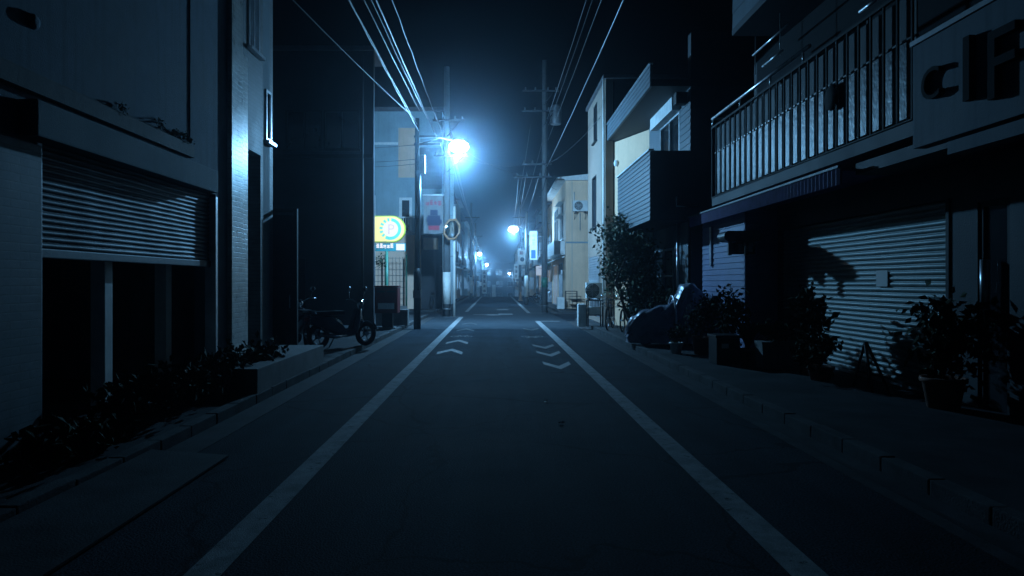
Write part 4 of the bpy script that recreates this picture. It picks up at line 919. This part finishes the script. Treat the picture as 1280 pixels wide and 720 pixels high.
for h_ in (h1,h2): window(t, 'x', XGh, -1, *h_, frame=M['dark_metal'], mull=0, sill=True)
window(t, 'x', XGh, -1, *h3, frame=M['alu'], mull=2, sill=False)
lv = MB(); lv.profile('x', XGh-0.03, -1, h3[0]-0.05, h3[1]+0.05, lap(0.9, 2.45, 0.09, 0.03)); lv.build('louvre', M['alu'], t)
sl = MB(); c = (PX(769,gy0), gy0-0.12, PZ(205,gy0)); sl.lathe([(0.06,-0.06),(0.1,-0.05),(0.1,0.1),(0.08,0.12)], (c[0], gy0-0.15, c[2]), 16, 'x'); sl.box(c[0]+0.05, c[0]+0.26, gy0-0.06, gy0+0.3, c[2]-0.04, c[2]+0.04); sl.build('wall_lamp', M['white'], t)
MB().tube([(XGh-0.05, gy0+0.1, 0.1),(XGh-0.05, gy0+0.1, ztop)], 0.035, 8).build('drainpipe', M['white'], t)
# ---- air conditioner on a rack, boxes
t = thing('metal_rack', 'dark steel rack holding an outdoor air conditioner by the white house', 'rack', (3.3, 22, 0.1))
Yr = 21.6; rx0, rx1 = PX(734,Yr), PX(752,Yr); rt = PZ(376,Yr)
for x in (rx0, rx1):
    for y in (Yr-0.2, Yr+0.2): MB().box(x-0.02, x+0.02, y-0.02, y+0.02, 0.1, rt).build('leg', M['dark_metal'], t)
MB().box(rx0-0.03, rx1+0.03, Yr-0.23, Yr+0.23, rt+0.001, rt+0.03).build('shelf', M['steel'], t); MB().box(rx0+0.021, rx1-0.021, Yr-0.18, Yr+0.18, 0.45, 0.48).build('shelf', M['steel'], t)
MB().box(rx0-0.3, rx0-0.05, Yr-0.15, Yr+0.2, 0.1, rt-0.1, 0.03).build('side_tank', M['white'], t)
ac_unit('white air conditioner unit standing on the dark rack beside the bicycle', ((rx0+rx1)/2-0.02, Yr, rt+0.082), w=0.5, h=0.5, d=0.3)
cr = MB(); cr.box(rx0+0.04, rx1-0.04, Yr-0.15, Yr+0.12, 0.481, 0.72, 0.015); tag(cr.build('storage_box', M['white']), 'pale box on the lower shelf of the dark rack', 'box')
# ---- bicycle (built at the origin, nose to +X)
def make_bicycle(label):
    t = thing('bicycle', label, 'bicycle', (0,0,0), 'parked bicycles')
    for x in (-0.52, 0.52):
        ty = MB().torus((x,0,0.33),(0,1,0),0.305,0.022,32,8).build('tyre', M['rubber'], t)
        r = MB(); r.torus((x,0,0.33),(0,1,0),0.278,0.009,28,5); r.lathe([(0.022,-0.05),(0.022,0.05)],(x,0,0.33),10,'y')
        for k in range(14):
            a = k*math.pi*2/14; r.tube([(x,0.02*(-1)**k,0.33),(x+0.278*math.cos(a),0,0.33+0.278*math.sin(a))], 0.0025, 3)
        r.build('rim', M['chrome'], ty)
    f = MB(); bbk, st, hd = (-0.08,0,0.30), (-0.22,0,0.74), (0.36,0,0.78)
    for a, b, r in ((bbk,st,0.017),(bbk,(0.38,0,0.66),0.02),(st,(-0.52,0,0.33),0.01),(bbk,(-0.52,0,0.33),0.011),((-0.17,0,0.6),(0.37,0,0.72),0.017),((0.35,0,0.86),(0.4,0,0.62),0.02),((0.4,0.03,0.62),(0.52,0.04,0.33),0.012),((0.4,-0.03,0.62),(0.52,-0.04,0.33),0.012),(st,(-0.25,0,0.84),0.013)): f.tube([a,b], r, 8)
    f.build('frame', M['dark_metal'], t)
    MB().tube([(0.2,0.28,1.0),(0.3,0.22,1.02),(0.36,0.06,0.98),(0.35,0,0.9),(0.36,-0.06,0.98),(0.3,-0.22,1.02),(0.2,-0.28,1.0)], 0.012, 8).build('handlebar', M['chrome'], t)
    MB().lathe([(0.02,0.0),(0.11,0.01),(0.09,0.06),(0.03,0.07)], (-0.27,0,0.84), 16).build('saddle', M['black_plastic'], t)
    k = MB()
    for z in (0.72, 0.82, 0.92): k.tube([(0.5,-0.15,z),(0.78,-0.15,z),(0.78,0.15,z),(0.5,0.15,z),(0.5,-0.15,z)], 0.005, 4)
    for i in range(6):
        y = -0.15+0.06*i; k.tube([(0.78,y,0.92),(0.76,y,0.7),(0.5,y,0.7)], 0.003, 4)
    k.build('basket', M['steel'], t)
    MB().tube([(-0.52,0.05,0.7),(-0.2,0.05,0.72),(-0.2,-0.05,0.72),(-0.52,-0.05,0.7),(-0.52,0.05,0.7)], 0.008, 5).build('carrier', M['steel'], t)
    p = MB(); p.lathe([(0.09,-0.01),(0.09,0.0)], (-0.08,0.05,0.30), 16, 'y'); p.tube([(-0.08,0.07,0.3),(0.02,0.07,0.16)], 0.01, 6); p.box(0.0,0.1,0.08,0.16,0.14,0.17); p.build('crank', M['chrome'], t)
    MB().tube([(-0.5,0.06,0.33),(-0.55,0.16,0.0)], 0.009, 5).build('kickstand', M['steel'], t)
    return t
bk = make_bicycle('dark bicycle with wire basket parked beside the rack on the right')
bk.location = (3.42, 20.4, 0.1); bk.rotation_euler = (0,0,R(-108))
dup(bk, (-2.0-0.6, 36.5, 0.1) if False else (-3.3, 36.2, 0.1), R(80), 'bicycle parked in the dim light beyond the left corner pole')
dup(bk, (3.35, 47.2, 0.1), R(160), 'bicycle parked by the pale car cover down the street on the right')
dup(bk, (3.75, 19.6, 0.1), R(-112), 'dark bicycle parked half inside the overhanging bush')
# ---- overhanging bush/tree
t = thing('small_tree', 'bushy small tree overhanging the pavement under the balcony', 'tree', (3.75, 18.6, 0.1))
tr = MB()
def branch(p, d, L, r, dep):
    q = [Vector(p)]; d = Vector(d).normalized()
    for k in range(4): d = (d + Vector((random.gauss(0,0.12), random.gauss(0,0.12), random.gauss(0,0.06)))).normalized(); d.x = -0.5*d.x if (q[-1].x < 3.3 and d.x < 0) else d.x; q.append(q[-1] + d*L/4)
    tr.tube(q, [r, r*0.88, r*0.76, r*0.64, r*0.5], 7)
    ends.append(q[-1])
    if dep:
        for k in range(3):
            dd = (d + Vector((random.gauss(0,0.7), random.gauss(0,0.7), random.gauss(0.1,0.4)))).normalized(); branch(q[random.choice((2,3,4))], dd, L*0.62, r*0.55, dep-1)
random.seed(5); ends = []; branch((3.75,18.6,0.1), (-0.05,0,1), 1.5, 0.06, 3); branch((3.85,18.7,0.1), (0.1,0.1,1), 1.3, 0.05, 2)
tr.build('trunk', M['bark'], t)
cr = MB()
cr.leaves((3.55,18.9,2.35), (0.8,0.8,0.9), 2600, 0.13, 22, 0.4); cr.leaves((3.95,18.4,1.5), (0.55,0.6,0.9), 1100, 0.13, 12, 0.4); cr.leaves((3.3,19.2,3.0), (0.5,0.5,0.5), 500, 0.12, 8, 0.5)
for e in ends: cr.leaves(e, (0.28,0.28,0.28), 26, 0.12, 3)
cr.build('crown', M['leaf'], t, False)
for (x,y,lab_) in ((4.25,17.2,'dark leafy potted plant under the balcony beside the small tree'), (4.1,16.4,'dark slim potted plant behind the covered motorbike')):
    potted(lab_, (x,y,0.1), 0.16, 0.3, (0.25,0.25,0.55), 380, 0.11)
# ---- beige house beyond the right side street
YB = 36.4; XB_ = 3.73
t = thing('beige_house', 'two storey beige house beyond the right side street with wall air conditioner', 'house', (6, 38, 0.1))
zt = PZ(226,YB)
w = MB(); w.wall('y', YB, -1, XB_, 12, 0.1, zt, (), 0.2)
so = [(38.0, 40.2, 0.1, 2.6), (41.0, 44.0, 0.1, 2.6), (37.6, 39.8, 3.9, 6.0), (40.6, 43.4, 3.9, 6.0)]
w.wall('x', XB_, -1, YB+0.201, 45.3, 0.1, zt, so, 0.2); w.build('wall', M['beige'], t)
bd = MB(); bd.box(XB_+0.01, 12, YB-0.03, YB-0.003, PZ(304,YB), PZ(302,YB)); bd.box(XB_+0.33, XB_+0.35, YB-0.012, YB-0.003, 0.1, zt-0.02); bd.build('joint', M['bluegrey'], t)
rf = MB(); rf.box(XB_-0.45, 12.2, YB-0.25, 45.6, zt+0.001, zt+0.16, 0.02); rf.prism([(XB_-0.45,zt+0.161),(12,zt+0.161),(12,zt+1.1)], 'y', YB-0.2, 45.5); rf.build('roof', M['white'], t)
MB().tube([(XB_-0.47,YB-0.2,zt+0.08),(XB_-0.47,45.5,zt+0.08)], 0.06, 8).build('roof_gutter', M['white'], t)
window(t,'x',XB_,-1,*so[0],mull=1,sill=False,pane=M['glass']); window(t,'x',XB_,-1,*so[1],mull=2,sill=False,pane=M['window_lit'])
window(t,'x',XB_,-1,*so[2],mull=1,frame=M['white'],trans=True); window(t,'x',XB_,-1,*so[3],mull=1,frame=M['white'],trans=True)
b_ = MB(); b_.box(XB_-0.6, XB_-0.004, YB+0.3, 44.8, 3.0, 3.12); b_.box(XB_-0.6, XB_-0.54, YB+0.3, 44.8, 3.121, 3.75); b_.box(XB_-0.54, XB_-0.004, YB+0.3, YB+0.36, 3.121, 3.75); b_.build('balcony', M['white'], t)
aw = MB()
for k in range(5): 
    y = YB+0.6+k*1.7; aw.prism([(XB_-0.004,2.95),(XB_-0.8,2.62),(XB_-0.8,2.58),(XB_-0.004,2.88)], 'y', y, y+1.55)
aw.build('awning', M['white'], t)
MB().tube([(PX(717.5,YB),YB-0.05,PZ(240,YB)),(PX(717.5,YB),YB-0.05,PZ(262,YB))], 0.03, 8).build('pipe', M['white'], t); MB().tube([(PX(725,YB),YB-0.05,PZ(266,YB)),(PX(725,YB),YB-0.05,PZ(288,YB))], 0.02, 8).build('pipe', M['bluegrey'], t)
q = MB()
for z in (5.2, 5.9): q.box(XB_-0.3, XB_-0.021, YB+0.9, YB+3.2, z, z+0.04)
q.build('window_ledge', M['white'], t)
acx = PX(724.5,YB); ac_unit('white air conditioner on brackets high on the beige house wall', (acx, YB-0.24, PZ(265,YB)), w=0.78, h=0.58, d=0.3)
t = thing('wall_bracket', 'steel bracket under the high air conditioner on the beige wall', 'bracket', (acx, YB-0.2, PZ(270,YB)))
q = MB()
for x in (acx-0.28, acx+0.28): q.box(x-0.02, x+0.02, YB-0.42, YB-0.004, PZ(265,YB)-0.1, PZ(265,YB)-0.052); q.tube([(x,YB-0.38,PZ(265,YB)-0.1),(x,YB-0.01,PZ(265,YB)-0.4)], 0.015, 5)
q.build('arm', M['steel'], t)
# wire shelf cart, white box, planks in front
Yc = 35.4; t = thing('wire_cart', 'empty dark metal shelf cart in front of the beige house', 'cart', (PX(714,Yc), Yc, 0.1))
q = MB(); x0, x1 = PX(707,Yc), PX(721,Yc); zt_ = PZ(364,Yc)
for x in (x0,x1):
    for y in (Yc-0.2,Yc+0.2): q.tube([(x,y,0.18),(x,y,zt_)], 0.018, 6)
q.tube([(x0,Yc-0.2,zt_),(x1,Yc-0.2,zt_)],0.018,6); q.tube([(x0,Yc+0.2,zt_),(x1,Yc+0.2,zt_)],0.018,6); q.build('frame', M['dark_metal'], t)
for z in (0.25,0.62,0.9): MB().box(x0+0.02,x1-0.02,Yc-0.2,Yc+0.2,z,z+0.02).build('shelf', M['dark_metal'], t)
for x in (x0,x1):
    for y in (Yc-0.2,Yc+0.2): MB().lathe([(0.04,-0.012),(0.04,0.012)],(x,y,0.14),10,'x').build('wheel', M['rubber'], t)
o = MB().box(PX(696,36),PX(705,36),35.7,36.1,0.1,0.72,0.04).build('storage_bin', M['white']); tag(o, 'white plastic bin left of the wire shelf cart', 'bin')
q = MB(); 
for k in range(3): q.obox((3.75+0.07*k,27.4+0.1*k,0.35),(0.22,0.05,0.24),(0,0.04,0),(0.012,0,-0.012))
o = q.build('timber_planks', M['cream']); tag(o, 'short pale planks leaning beside the air conditioner rack', 'planks')
# ---- right concrete pole
YV = 34.0; xv = PX(680.7,YV)
utility_pole('tall grey utility pole standing beside the beige house', xv, YV, 12.6, 0.16, [(PZ(222,YV),1.9,-0.6),(PZ(206,YV),1.5,-0.4),(PZ(140,YV),1.9,-0.2),(PZ(115,YV),1.8,-0.2)], False, trans=True)
o = MB().tube([(xv,YV,1.25),(xv,YV,1.75)], 0.166, 18).build('pole_wrap', M['green']); tag(o, 'green advertising wrap around the pole beside the beige house', 'pole wrap')
# ---- second lamp pole with banner and signs
Y2 = 45.0; x2 = PX(658,Y2)
utility_pole('grey pole with bracket lamp and banner farther down the right side', x2, Y2, 6.2, 0.12, [], True)
street_lamp('second street lamp reaching out over the road from the right', PX(641.5,44.9), 44.9, PZ(287,44.9), x2, Y2, LAMP2, LC, 1.45)
t = thing('street_banner', 'white street banner with red print on the second lamp pole', 'banner', (PX(652,Y2), Y2, PZ(331,Y2)), 'street banners')
x0, x1, z0, z1 = PX(647,Y2), PX(656.5,Y2), PZ(331,Y2), PZ(312,Y2)
MB().box(x0,x1,Y2-0.21,Y2-0.2,z0,z1).build('cloth', M['white'], t); l_ = MB(); stroke_glyph(l_,'y',Y2-0.21,-1,x0+0.08,z1-0.35,0.3,0.22,5,thick=0.15); l_.build('lettering', M['red_print'], t)
MB().lathe([(0.14,-0.005),(0.14,0)],((x0+x1)/2+0.05,Y2-0.212,z0+0.35),16,'y').build('print', M['navy_print'], t); MB().tube([(x0-0.05,Y2-0.2,z1+0.02),(x2,Y2-0.2,z1+0.02)],0.018,6).build('top_rod', M['steel'], t)
YQ = 47.5
t = thing('vertical_sign', 'tall white projecting sign with blue lower block on the right', 'sign', (PX(666,YQ), YQ, PZ(325,YQ)))
x0, x1, z0, z1 = PX(662,YQ), PX(671.5,YQ), PZ(325,YQ), PZ(289,YQ)
MB().box(x0,x1,YQ-0.1,YQ+0.1,z0,z1,0.02).build('panel', M['white'], t); MB().box(x0+0.1,x1-0.12,YQ-0.108,YQ-0.102,z0+0.12,z0+0.7).build('print', M['blue_print'], t)
l_ = MB(); 
for k in range(3): stroke_glyph(l_,'y',YQ-0.101,-1,x0+0.14,z1-0.42-0.3*k,0.26,0.24,90+k,thick=0.13)
l_.build('lettering', pm('faded_ochre_print',(0.4,0.27,0.15),0.7,0.1), t); MB().box(x1,x1+0.5,YQ-0.03,YQ+0.03,z1-0.4,z1-0.34).build('bracket', M['steel'], t)
# pale covered car by the pole
Yc = 48.5; 
t = thing('covered_car', 'car under a pale sheet parked on the right beyond the second lamp', 'car', (3.1, Yc, 0.1))
cv = MB(); rows=[]
for i in range(25):
    s = i/24; y = Yc-1.7+3.4*s; h = 0.75+0.65*math.sin(math.pi*min(1,max(0,(s-0.12)/0.8)))**0.7; wd_ = 0.68*min(1,(0.35+min(s,1-s)*6)); row=[]
    for k in range(19):
        a = math.pi*k/18; ca, sa = math.cos(a), math.sin(a); row.append(cv.bm.verts.new((3.85+wd_*math.copysign(abs(ca)**0.4,ca)+0.02*math.sin(k*2.3+i), y+0.03*math.sin(k*1.7), 0.15+h*sa**0.5+0.02*math.sin(i*1.1+k))))
    rows.append(row)
for i in range(24):
    for k in range(18): ff = cv.bm.faces.new((rows[i][k],rows[i][k+1],rows[i+1][k+1],rows[i+1][k])); ff.smooth=True
cv.bm.faces.new(rows[0]); cv.bm.faces.new(rows[-1][::-1]); cv.build('cover', M['car_paint'], t)
for x in (3.25, 4.4):
    for y in (Yc-1.1, Yc+1.1): MB().torus((x,y,0.38),(1,0,0),0.2,0.08,20,8).build('wheel', M['rubber'], t)
# ------------------------------------------------------------------ far rows of houses
def far_house(label, x, out, y0, y1, h, m, seed, deep=7, shop=False, lit=False):
    rnd = random.Random(seed); z = min(zG(y0), zG(y1)) - 0.2; g = zG((y0+y1)/2)
    t = thing('far_house', label, 'house', (x - out*deep/2, (y0+y1)/2, z), 'houses down the street')
    hs_ = []; n = max(1, int((y1-y0)/2.6)); st_ = (y1-y0)/n
    for k in range(n):
        for fl in range(int(h//2.9)):
            if fl == 0 and shop: continue
            a = y0 + st_*(k+0.2); hs_.append((a, a+st_*0.55, g+fl*2.9+0.95, g+fl*2.9+2.2))
    sf = (y0+0.5, y1-0.5, g+0.15, g+2.5)
    if shop: hs_.append(sf)
    w = MB(); w.wall('x', x, out, y0, y1, z, g+h, hs_, 0.2); w.wall('y', y0, -1, min(x-out*deep, x-out*0.201), max(x-out*deep, x-out*0.201), z, g+h, (), 0.2)
    w.build('wall', M[m], t)
    r_ = MB(); a, b = sorted((x+out*0.35, x-out*deep)); r_.box(a, b, y0-0.1, y1-0.02, g+h+0.001, g+h+0.14); r_.build('roof', M['roof'], t)
    for k, q in enumerate(hs_):
        window(t, 'x', x, out, *q, mull=1, sill=not (shop and q is sf), pane=M['window_lit'] if lit and q is sf else M['glass'])
    if shop:
        aw = MB(); aw.prism([(x+out*0.003,g+2.95),(x+out*0.8,g+2.65),(x+out*0.8,g+2.58),(x+out*0.003,g+2.85)], 'y', y0+0.3, y1-0.3); aw.build('awning', M['white'] if seed % 2 else M['green'], t)
    b_ = MB(); b_.box(x+out*0.004, x+out*0.5, y0+0.6, y1-0.6, g+3.0, g+3.1); b_.box(x+out*0.45, x+out*0.5, y0+0.6, y1-0.6, g+3.101, g+3.8); b_.build('balcony', M['white'] if seed % 3 == 0 else M['dark_metal'], t)
    return t
L = [(46.3,52,7.5,'bluegrey','dark blue grey house just past the corner house on the left',0),(52.2,57.5,6.2,'dark_wall','low charcoal house second past the corner house on the left',1),(57.7,64,8.5,'whitewall','pale taller house third past the corner house on the left',0),(64.2,71,6.5,'cream','cream low house before the crest on the left',1),(71.3,80,8,'bluegrey','blue grey house just over the crest on the left',0),(80.5,95,9,'whitewall','pale house down past the crest on the left',0),(96,120,9,'cream','cream block far down the street on the left',0),(121,150,10,'bluegrey','blue grey block farthest down on the left',0)]
for k,(a,b,h,m,l,s) in enumerate(L): far_house(l, -3.35-(0.25 if k%2 else 0), 1, a, b, h, m, k*2+1, shop=bool(s))
L = [(45.9,51,6.8,'bluegrey','blue grey shop house just past the beige house',1,0),(51.2,56.5,7.4,'cream','cream shop house second past the beige house',1,1),(56.7,63,6.4,'whitewall','pale shop house third past the beige house',1,1),(63.2,70.5,8.2,'bluegrey','blue grey house before the crest on the right',0,0),(71,80,7,'cream','cream house just over the crest on the right',0,0),(80.5,95,9,'dark_wall','charcoal house down past the crest on the right',0,0),(96,120,9,'whitewall','pale block far down the street on the right',0,0),(121,150,10,'cream','cream block farthest down on the right',0,0)]
for k,(a,b,h,m,l,s,li) in enumerate(L): far_house(l, (4.9 if k == 0 else 3.95) + (0.2 if k%2 else 0), -1, a, b, h, m, k*2+2, shop=bool(s), lit=bool(li))
t = thing('far_house', 'dark block closing the end of the street', 'house', (0, 175, zG(175)), 'houses down the street')
w = MB(); hs_ = [(-9+3*k, -7.4+3*k, zG(175)+1+3*f, zG(175)+2.4+3*f) for k in range(6) for f in range(3)]
w.wall('y', 175, -1, -14, 12, zG(175)-0.5, zG(175)+10, hs_, 0.3); w.build('wall', M['dark_wall'], t); MB().box(-14.2,12.2,174.8,182,zG(175)+10.001,zG(175)+10.3).build('roof', M['roof'], t)
for q in hs_: window(t,'y',175,-1,*q,mull=1)
# far poles, lamps, signs
utility_pole('far utility pole on the left carrying the third lamp', PX(594,82), 82, 9, 0.15, [(7.4,1.4,0.2)], False)
street_lamp('third street lamp seen low on the left in the distance', PX(599.5,81.8), 81.8, PZ(317.5,81.8), PX(594,82), 82, LAMP3, LC)
utility_pole('farther utility pole on the left carrying the fourth lamp', PX(603,128), 128, 9.5, 0.15, [(7.8,1.4,0.2)], False)
street_lamp('fourth street lamp just right of the third in the distance', PX(608.5,127.8), 127.8, PZ(331,127.8), PX(603,128), 128, LAMP3, LC)
utility_pole('far utility pole on the right carrying the smallest lamp', PX(641,140), 140, 9.5, 0.15, [(7.8,1.4,-0.2)], False)
street_lamp('smallest street lamp at the far end of the street', PX(636.5,139.8), 139.8, PZ(342,139.8), PX(641,140), 140, LAMP5, LC)
utility_pole('thin pole left of the road midway to the third lamp', PX(589,60), 60, 8.5, 0.13, [(7.2,1.3,0.1)], True)
utility_pole('thin pole right of the road beyond the second lamp', PX(650,64), 64, 9, 0.13, [(7.6,1.3,-0.1)], True)
def vsign(label, px0, px1, py0, py1, Y, glyphs, m='white', gm='navy_print'):
    t = thing('vertical_sign', label, 'sign', (PX((px0+px1)/2,Y), Y, PZ(py1,Y)), 'projecting shop signs')
    x0,x1,z0,z1 = PX(px0,Y),PX(px1,Y),PZ(py1,Y),PZ(py0,Y)
    MB().box(x0,x1,Y-0.1,Y+0.1,z0,z1,0.02).build('panel', M[m], t); l_ = MB(); s = (z1-z0)/(glyphs+0.3)
    for k in range(glyphs): stroke_glyph(l_,'y',Y-0.101,-1,x0+(x1-x0)*0.2,z1-s*(k+1),(x1-x0)*0.6,s*0.75,k+px0,thick=0.15)
    l_.build('lettering', M[gm], t)
    xo = x1 if px0 > 620 else x0; sg = 1 if px0 > 620 else -1; MB().box(min(xo,xo+sg*0.5),max(xo,xo+sg*0.5),Y-0.03,Y+0.03,z1-0.35,z1-0.29).build('bracket', M['steel'], t)
vsign('tall white vertical sign with dark characters under the third lamp', 602.5,608.5,337,367,70,5)
vsign('narrow pale vertical sign with dark characters left of the second lamp pole', 642.5,648,330,349,55,3)
o = MB(); o.box(PX(615,71),PX(619.5,71),70.8,71.2,0.0,PZ(356,71),0.03); tag(o.build('white_cabinet', M['white']), 'white roadside cabinet standing at the crest of the street', 'cabinet')
t = thing('traffic_cone', 'orange traffic cone with white band at the right roadside', 'traffic cone', (PX(650.5,52),52,0.1))
q = PX(650.5,52); MB().lathe([(0.15,0.14),(0.03,0.82),(0.02,0.83)],(q,52,0),16).build('cone', M['orange'], t); MB().box(q-0.2,q+0.2,51.8,52.2,0.1,0.139).build('base', M['orange'], t); MB().lathe([(0.112,0.34),(0.075,0.53)],(q,52,0),16).build('band', M['white'], t)
bx = MB(); bx.box(PX(670,50),PX(680,50),49.9,50.1,PZ(352,50)+0.45,PZ(340,50)+0.45,0.03); tag(bx.build('lit_sign_box', M['sign_box']), 'small glowing white sign box below the tall white projecting sign', 'sign')
# ------------------------------------------------------------------ overhead cables
def cable(label, p, q, sag, r=0.012, m='cable', group='overhead cables', n=26, wob=0.0):
    pts = []
    for k in range(n+1):
        s = k/n; v = Vector(p).lerp(Vector(q), s); v.z -= sag*4*s*(1-s); v.x += wob*math.sin(k*2.1+p[0]*9); v.z += wob*math.cos(k*1.7+p[2]*5); pts.append(v)
    return tag(MB().tube(pts, r*0.8, 6).build('power_cable', M[m]), label, 'cable', group)
lb = 'dark cable in the bundle strung over the left side of the street'
for k, (x, z, r) in enumerate(((-2.35,6.55,0.012),(-2.2,6.75,0.010),(-2.45,7.0,0.016),(-2.25,7.15,0.010),(-2.35,7.35,0.012))):
    cable(lb, (x-0.1, -14, z+0.25), (x+0.0 if k else xp, YP if k < 3 else YU, z), 0.35, r, wob=0.006)
cable('pale spiral wrapped cable, brightest of the left overhead bundle', (-2.5,-14,6.9), (xp+0.05,YP,6.35), 0.3, 0.014, 'cable_pale', wob=0.008, n=60)
cable('pale wrapped cable running from high up down to the lit corner pole', (-2.2,-14,8.0), (xu,YU,7.55), 0.3, 0.013, 'cable_pale', wob=0.008, n=60)
cable('thin cable branching off the slim steel pole towards the garage', (-5.2,8.0,7.8), (xp-0.02,YP,PZ(150,YP)), 0.15, 0.012, 'cable')
ls = 'thin cable from the slim steel pole across the corner house'
for py in (182,200,206): cable(ls, (-9.5,36,PZ(py,36)+0.1), (xp,YP+0.1,PZ(py-2,YP)), 0.15, 0.011)
lf_ = 'dark cable running on down the left side beyond the lamp'
for k, (dx, z) in enumerate(((0.1,7.4),(0.3,7.1),(-0.1,7.0),(0.45,6.7))): cable(lf_, (xu+dx,YU+0.1,z), (PX(589,60)+dx,60,z-0.3-0.1*k), 0.55, 0.014); cable(lf_+' past the midway pole', (PX(589,60)+dx,60,z-0.3-0.1*k), (PX(594,82)+dx,82,z-1.0), 0.4, 0.014)
rlb = 'dark cable strung high over the right side towards the tall grey pole'
for k,(px0,z,r) in enumerate(((770,7.25,0.018),(745,8.55,0.011),(728,9.6,0.015),(735,9.3,0.010))):
    s = (px0-620)/353.0; X = (z+0.2-1.5)*s
    cable(rlb, (X+0.0,-14,z+0.45), (X if k else X, YV-0.3, z+0.0), 0.35, r, m='cable_pale' if k in (0,2) else 'cable', wob=0.004)
rf_ = 'dark cable running on down the right side beyond the tall grey pole'
for k,(dx,z) in enumerate(((-0.2,7.1),(-0.9,7.0),(-1.3,6.7),(0.1,9.4),(-0.7,9.4))): cable(rf_, (xv+dx,YV,z), (PX(650,64)+dx*0.6,64,z-0.5 if z < 8 else z-1), 0.5, 0.014)
cable('cable crossing above the street between the two corner poles', (xu,YU,PZ(190,YU)), (xv-0.2,YV,PZ(204,YV)), 0.35, 0.012)
cable('thin cable from the tall grey pole slanting down towards the corner lamp pole', (xu,YU,7.9), (xv-0.3,YV,PZ(222,YV)), 0.4, 0.01)
cable('service cable from the tall grey pole to the white house', (xv,YV,PZ(206,YV)), (XGh,gy0+1,7.2), 0.25, 0.012)
cable('service cable from the tall grey pole to the beige house', (xv,YV,PZ(222,YV)), (XB_-0.4,YB+1,6.6), 0.12, 0.011)

# ------------------------------------------------------------------ haze, sky, camera
hz = MB().box(-46, 46, -26, 226, zG(226)-1.2, 15.5).build('haze', None); hz['kind'] = 'stuff'
hm = bpy.data.materials.new('haze_air'); hm.use_nodes = True; nt = hm.node_tree
nt.nodes.remove(nt.nodes['Principled BSDF']); pv = nt.nodes.new('ShaderNodeVolumePrincipled')
pv.inputs['Color'].default_value = (0.66, 0.83, 1.0, 1); pv.inputs['Density'].default_value = HAZE; pv.inputs['Anisotropy'].default_value = 0.95
nt.links.new(pv.outputs[0], nt.nodes['Material Output'].inputs['Volume']); hz.data.materials.append(hm)
wd = bpy.data.worlds.new('World'); bpy.context.scene.world = wd; wd.use_nodes = True
nt = wd.node_tree; sk = nt.nodes.new('ShaderNodeTexSky'); sk.sky_type = 'NISHITA'; sk.sun_disc = False
sk.sun_elevation = R(-4); sk.sun_rotation = R(200); nt.links.new(sk.outputs[0], nt.nodes['Background'].inputs['Color']); nt.nodes['Background'].inputs['Strength'].default_value = SKY
cd = bpy.data.cameras.new('camera'); cam = bpy.data.objects.new('camera', cd); C.objects.link(cam)
cam.location = (0,0,H); cam.rotation_euler = (R(90),0,0)
cd.sensor_width = 36; cd.lens = 36*F/1280; cd.shift_x = 20/1280; cd.shift_y = -7/1280; cd.clip_start = 0.05; cd.clip_end = 600
sc = bpy.context.scene; sc.camera = cam
sc.view_settings.view_transform = 'Standard'; sc.view_settings.look = 'None'; sc.view_settings.gamma = 1; sc.view_settings.exposure = EXPO
sc.render.engine = 'CYCLES'; cy = sc.cycles
cy.use_denoising = True; cy.denoiser = 'OPENIMAGEDENOISE'; cy.max_bounces = 5; cy.diffuse_bounces = 3; cy.glossy_bounces = 2; cy.volume_bounces = 1; cy.transmission_bounces = 2
cy.sample_clamp_indirect = 4; cy.use_light_tree = True; cy.caustics_reflective = False; cy.caustics_refractive = False
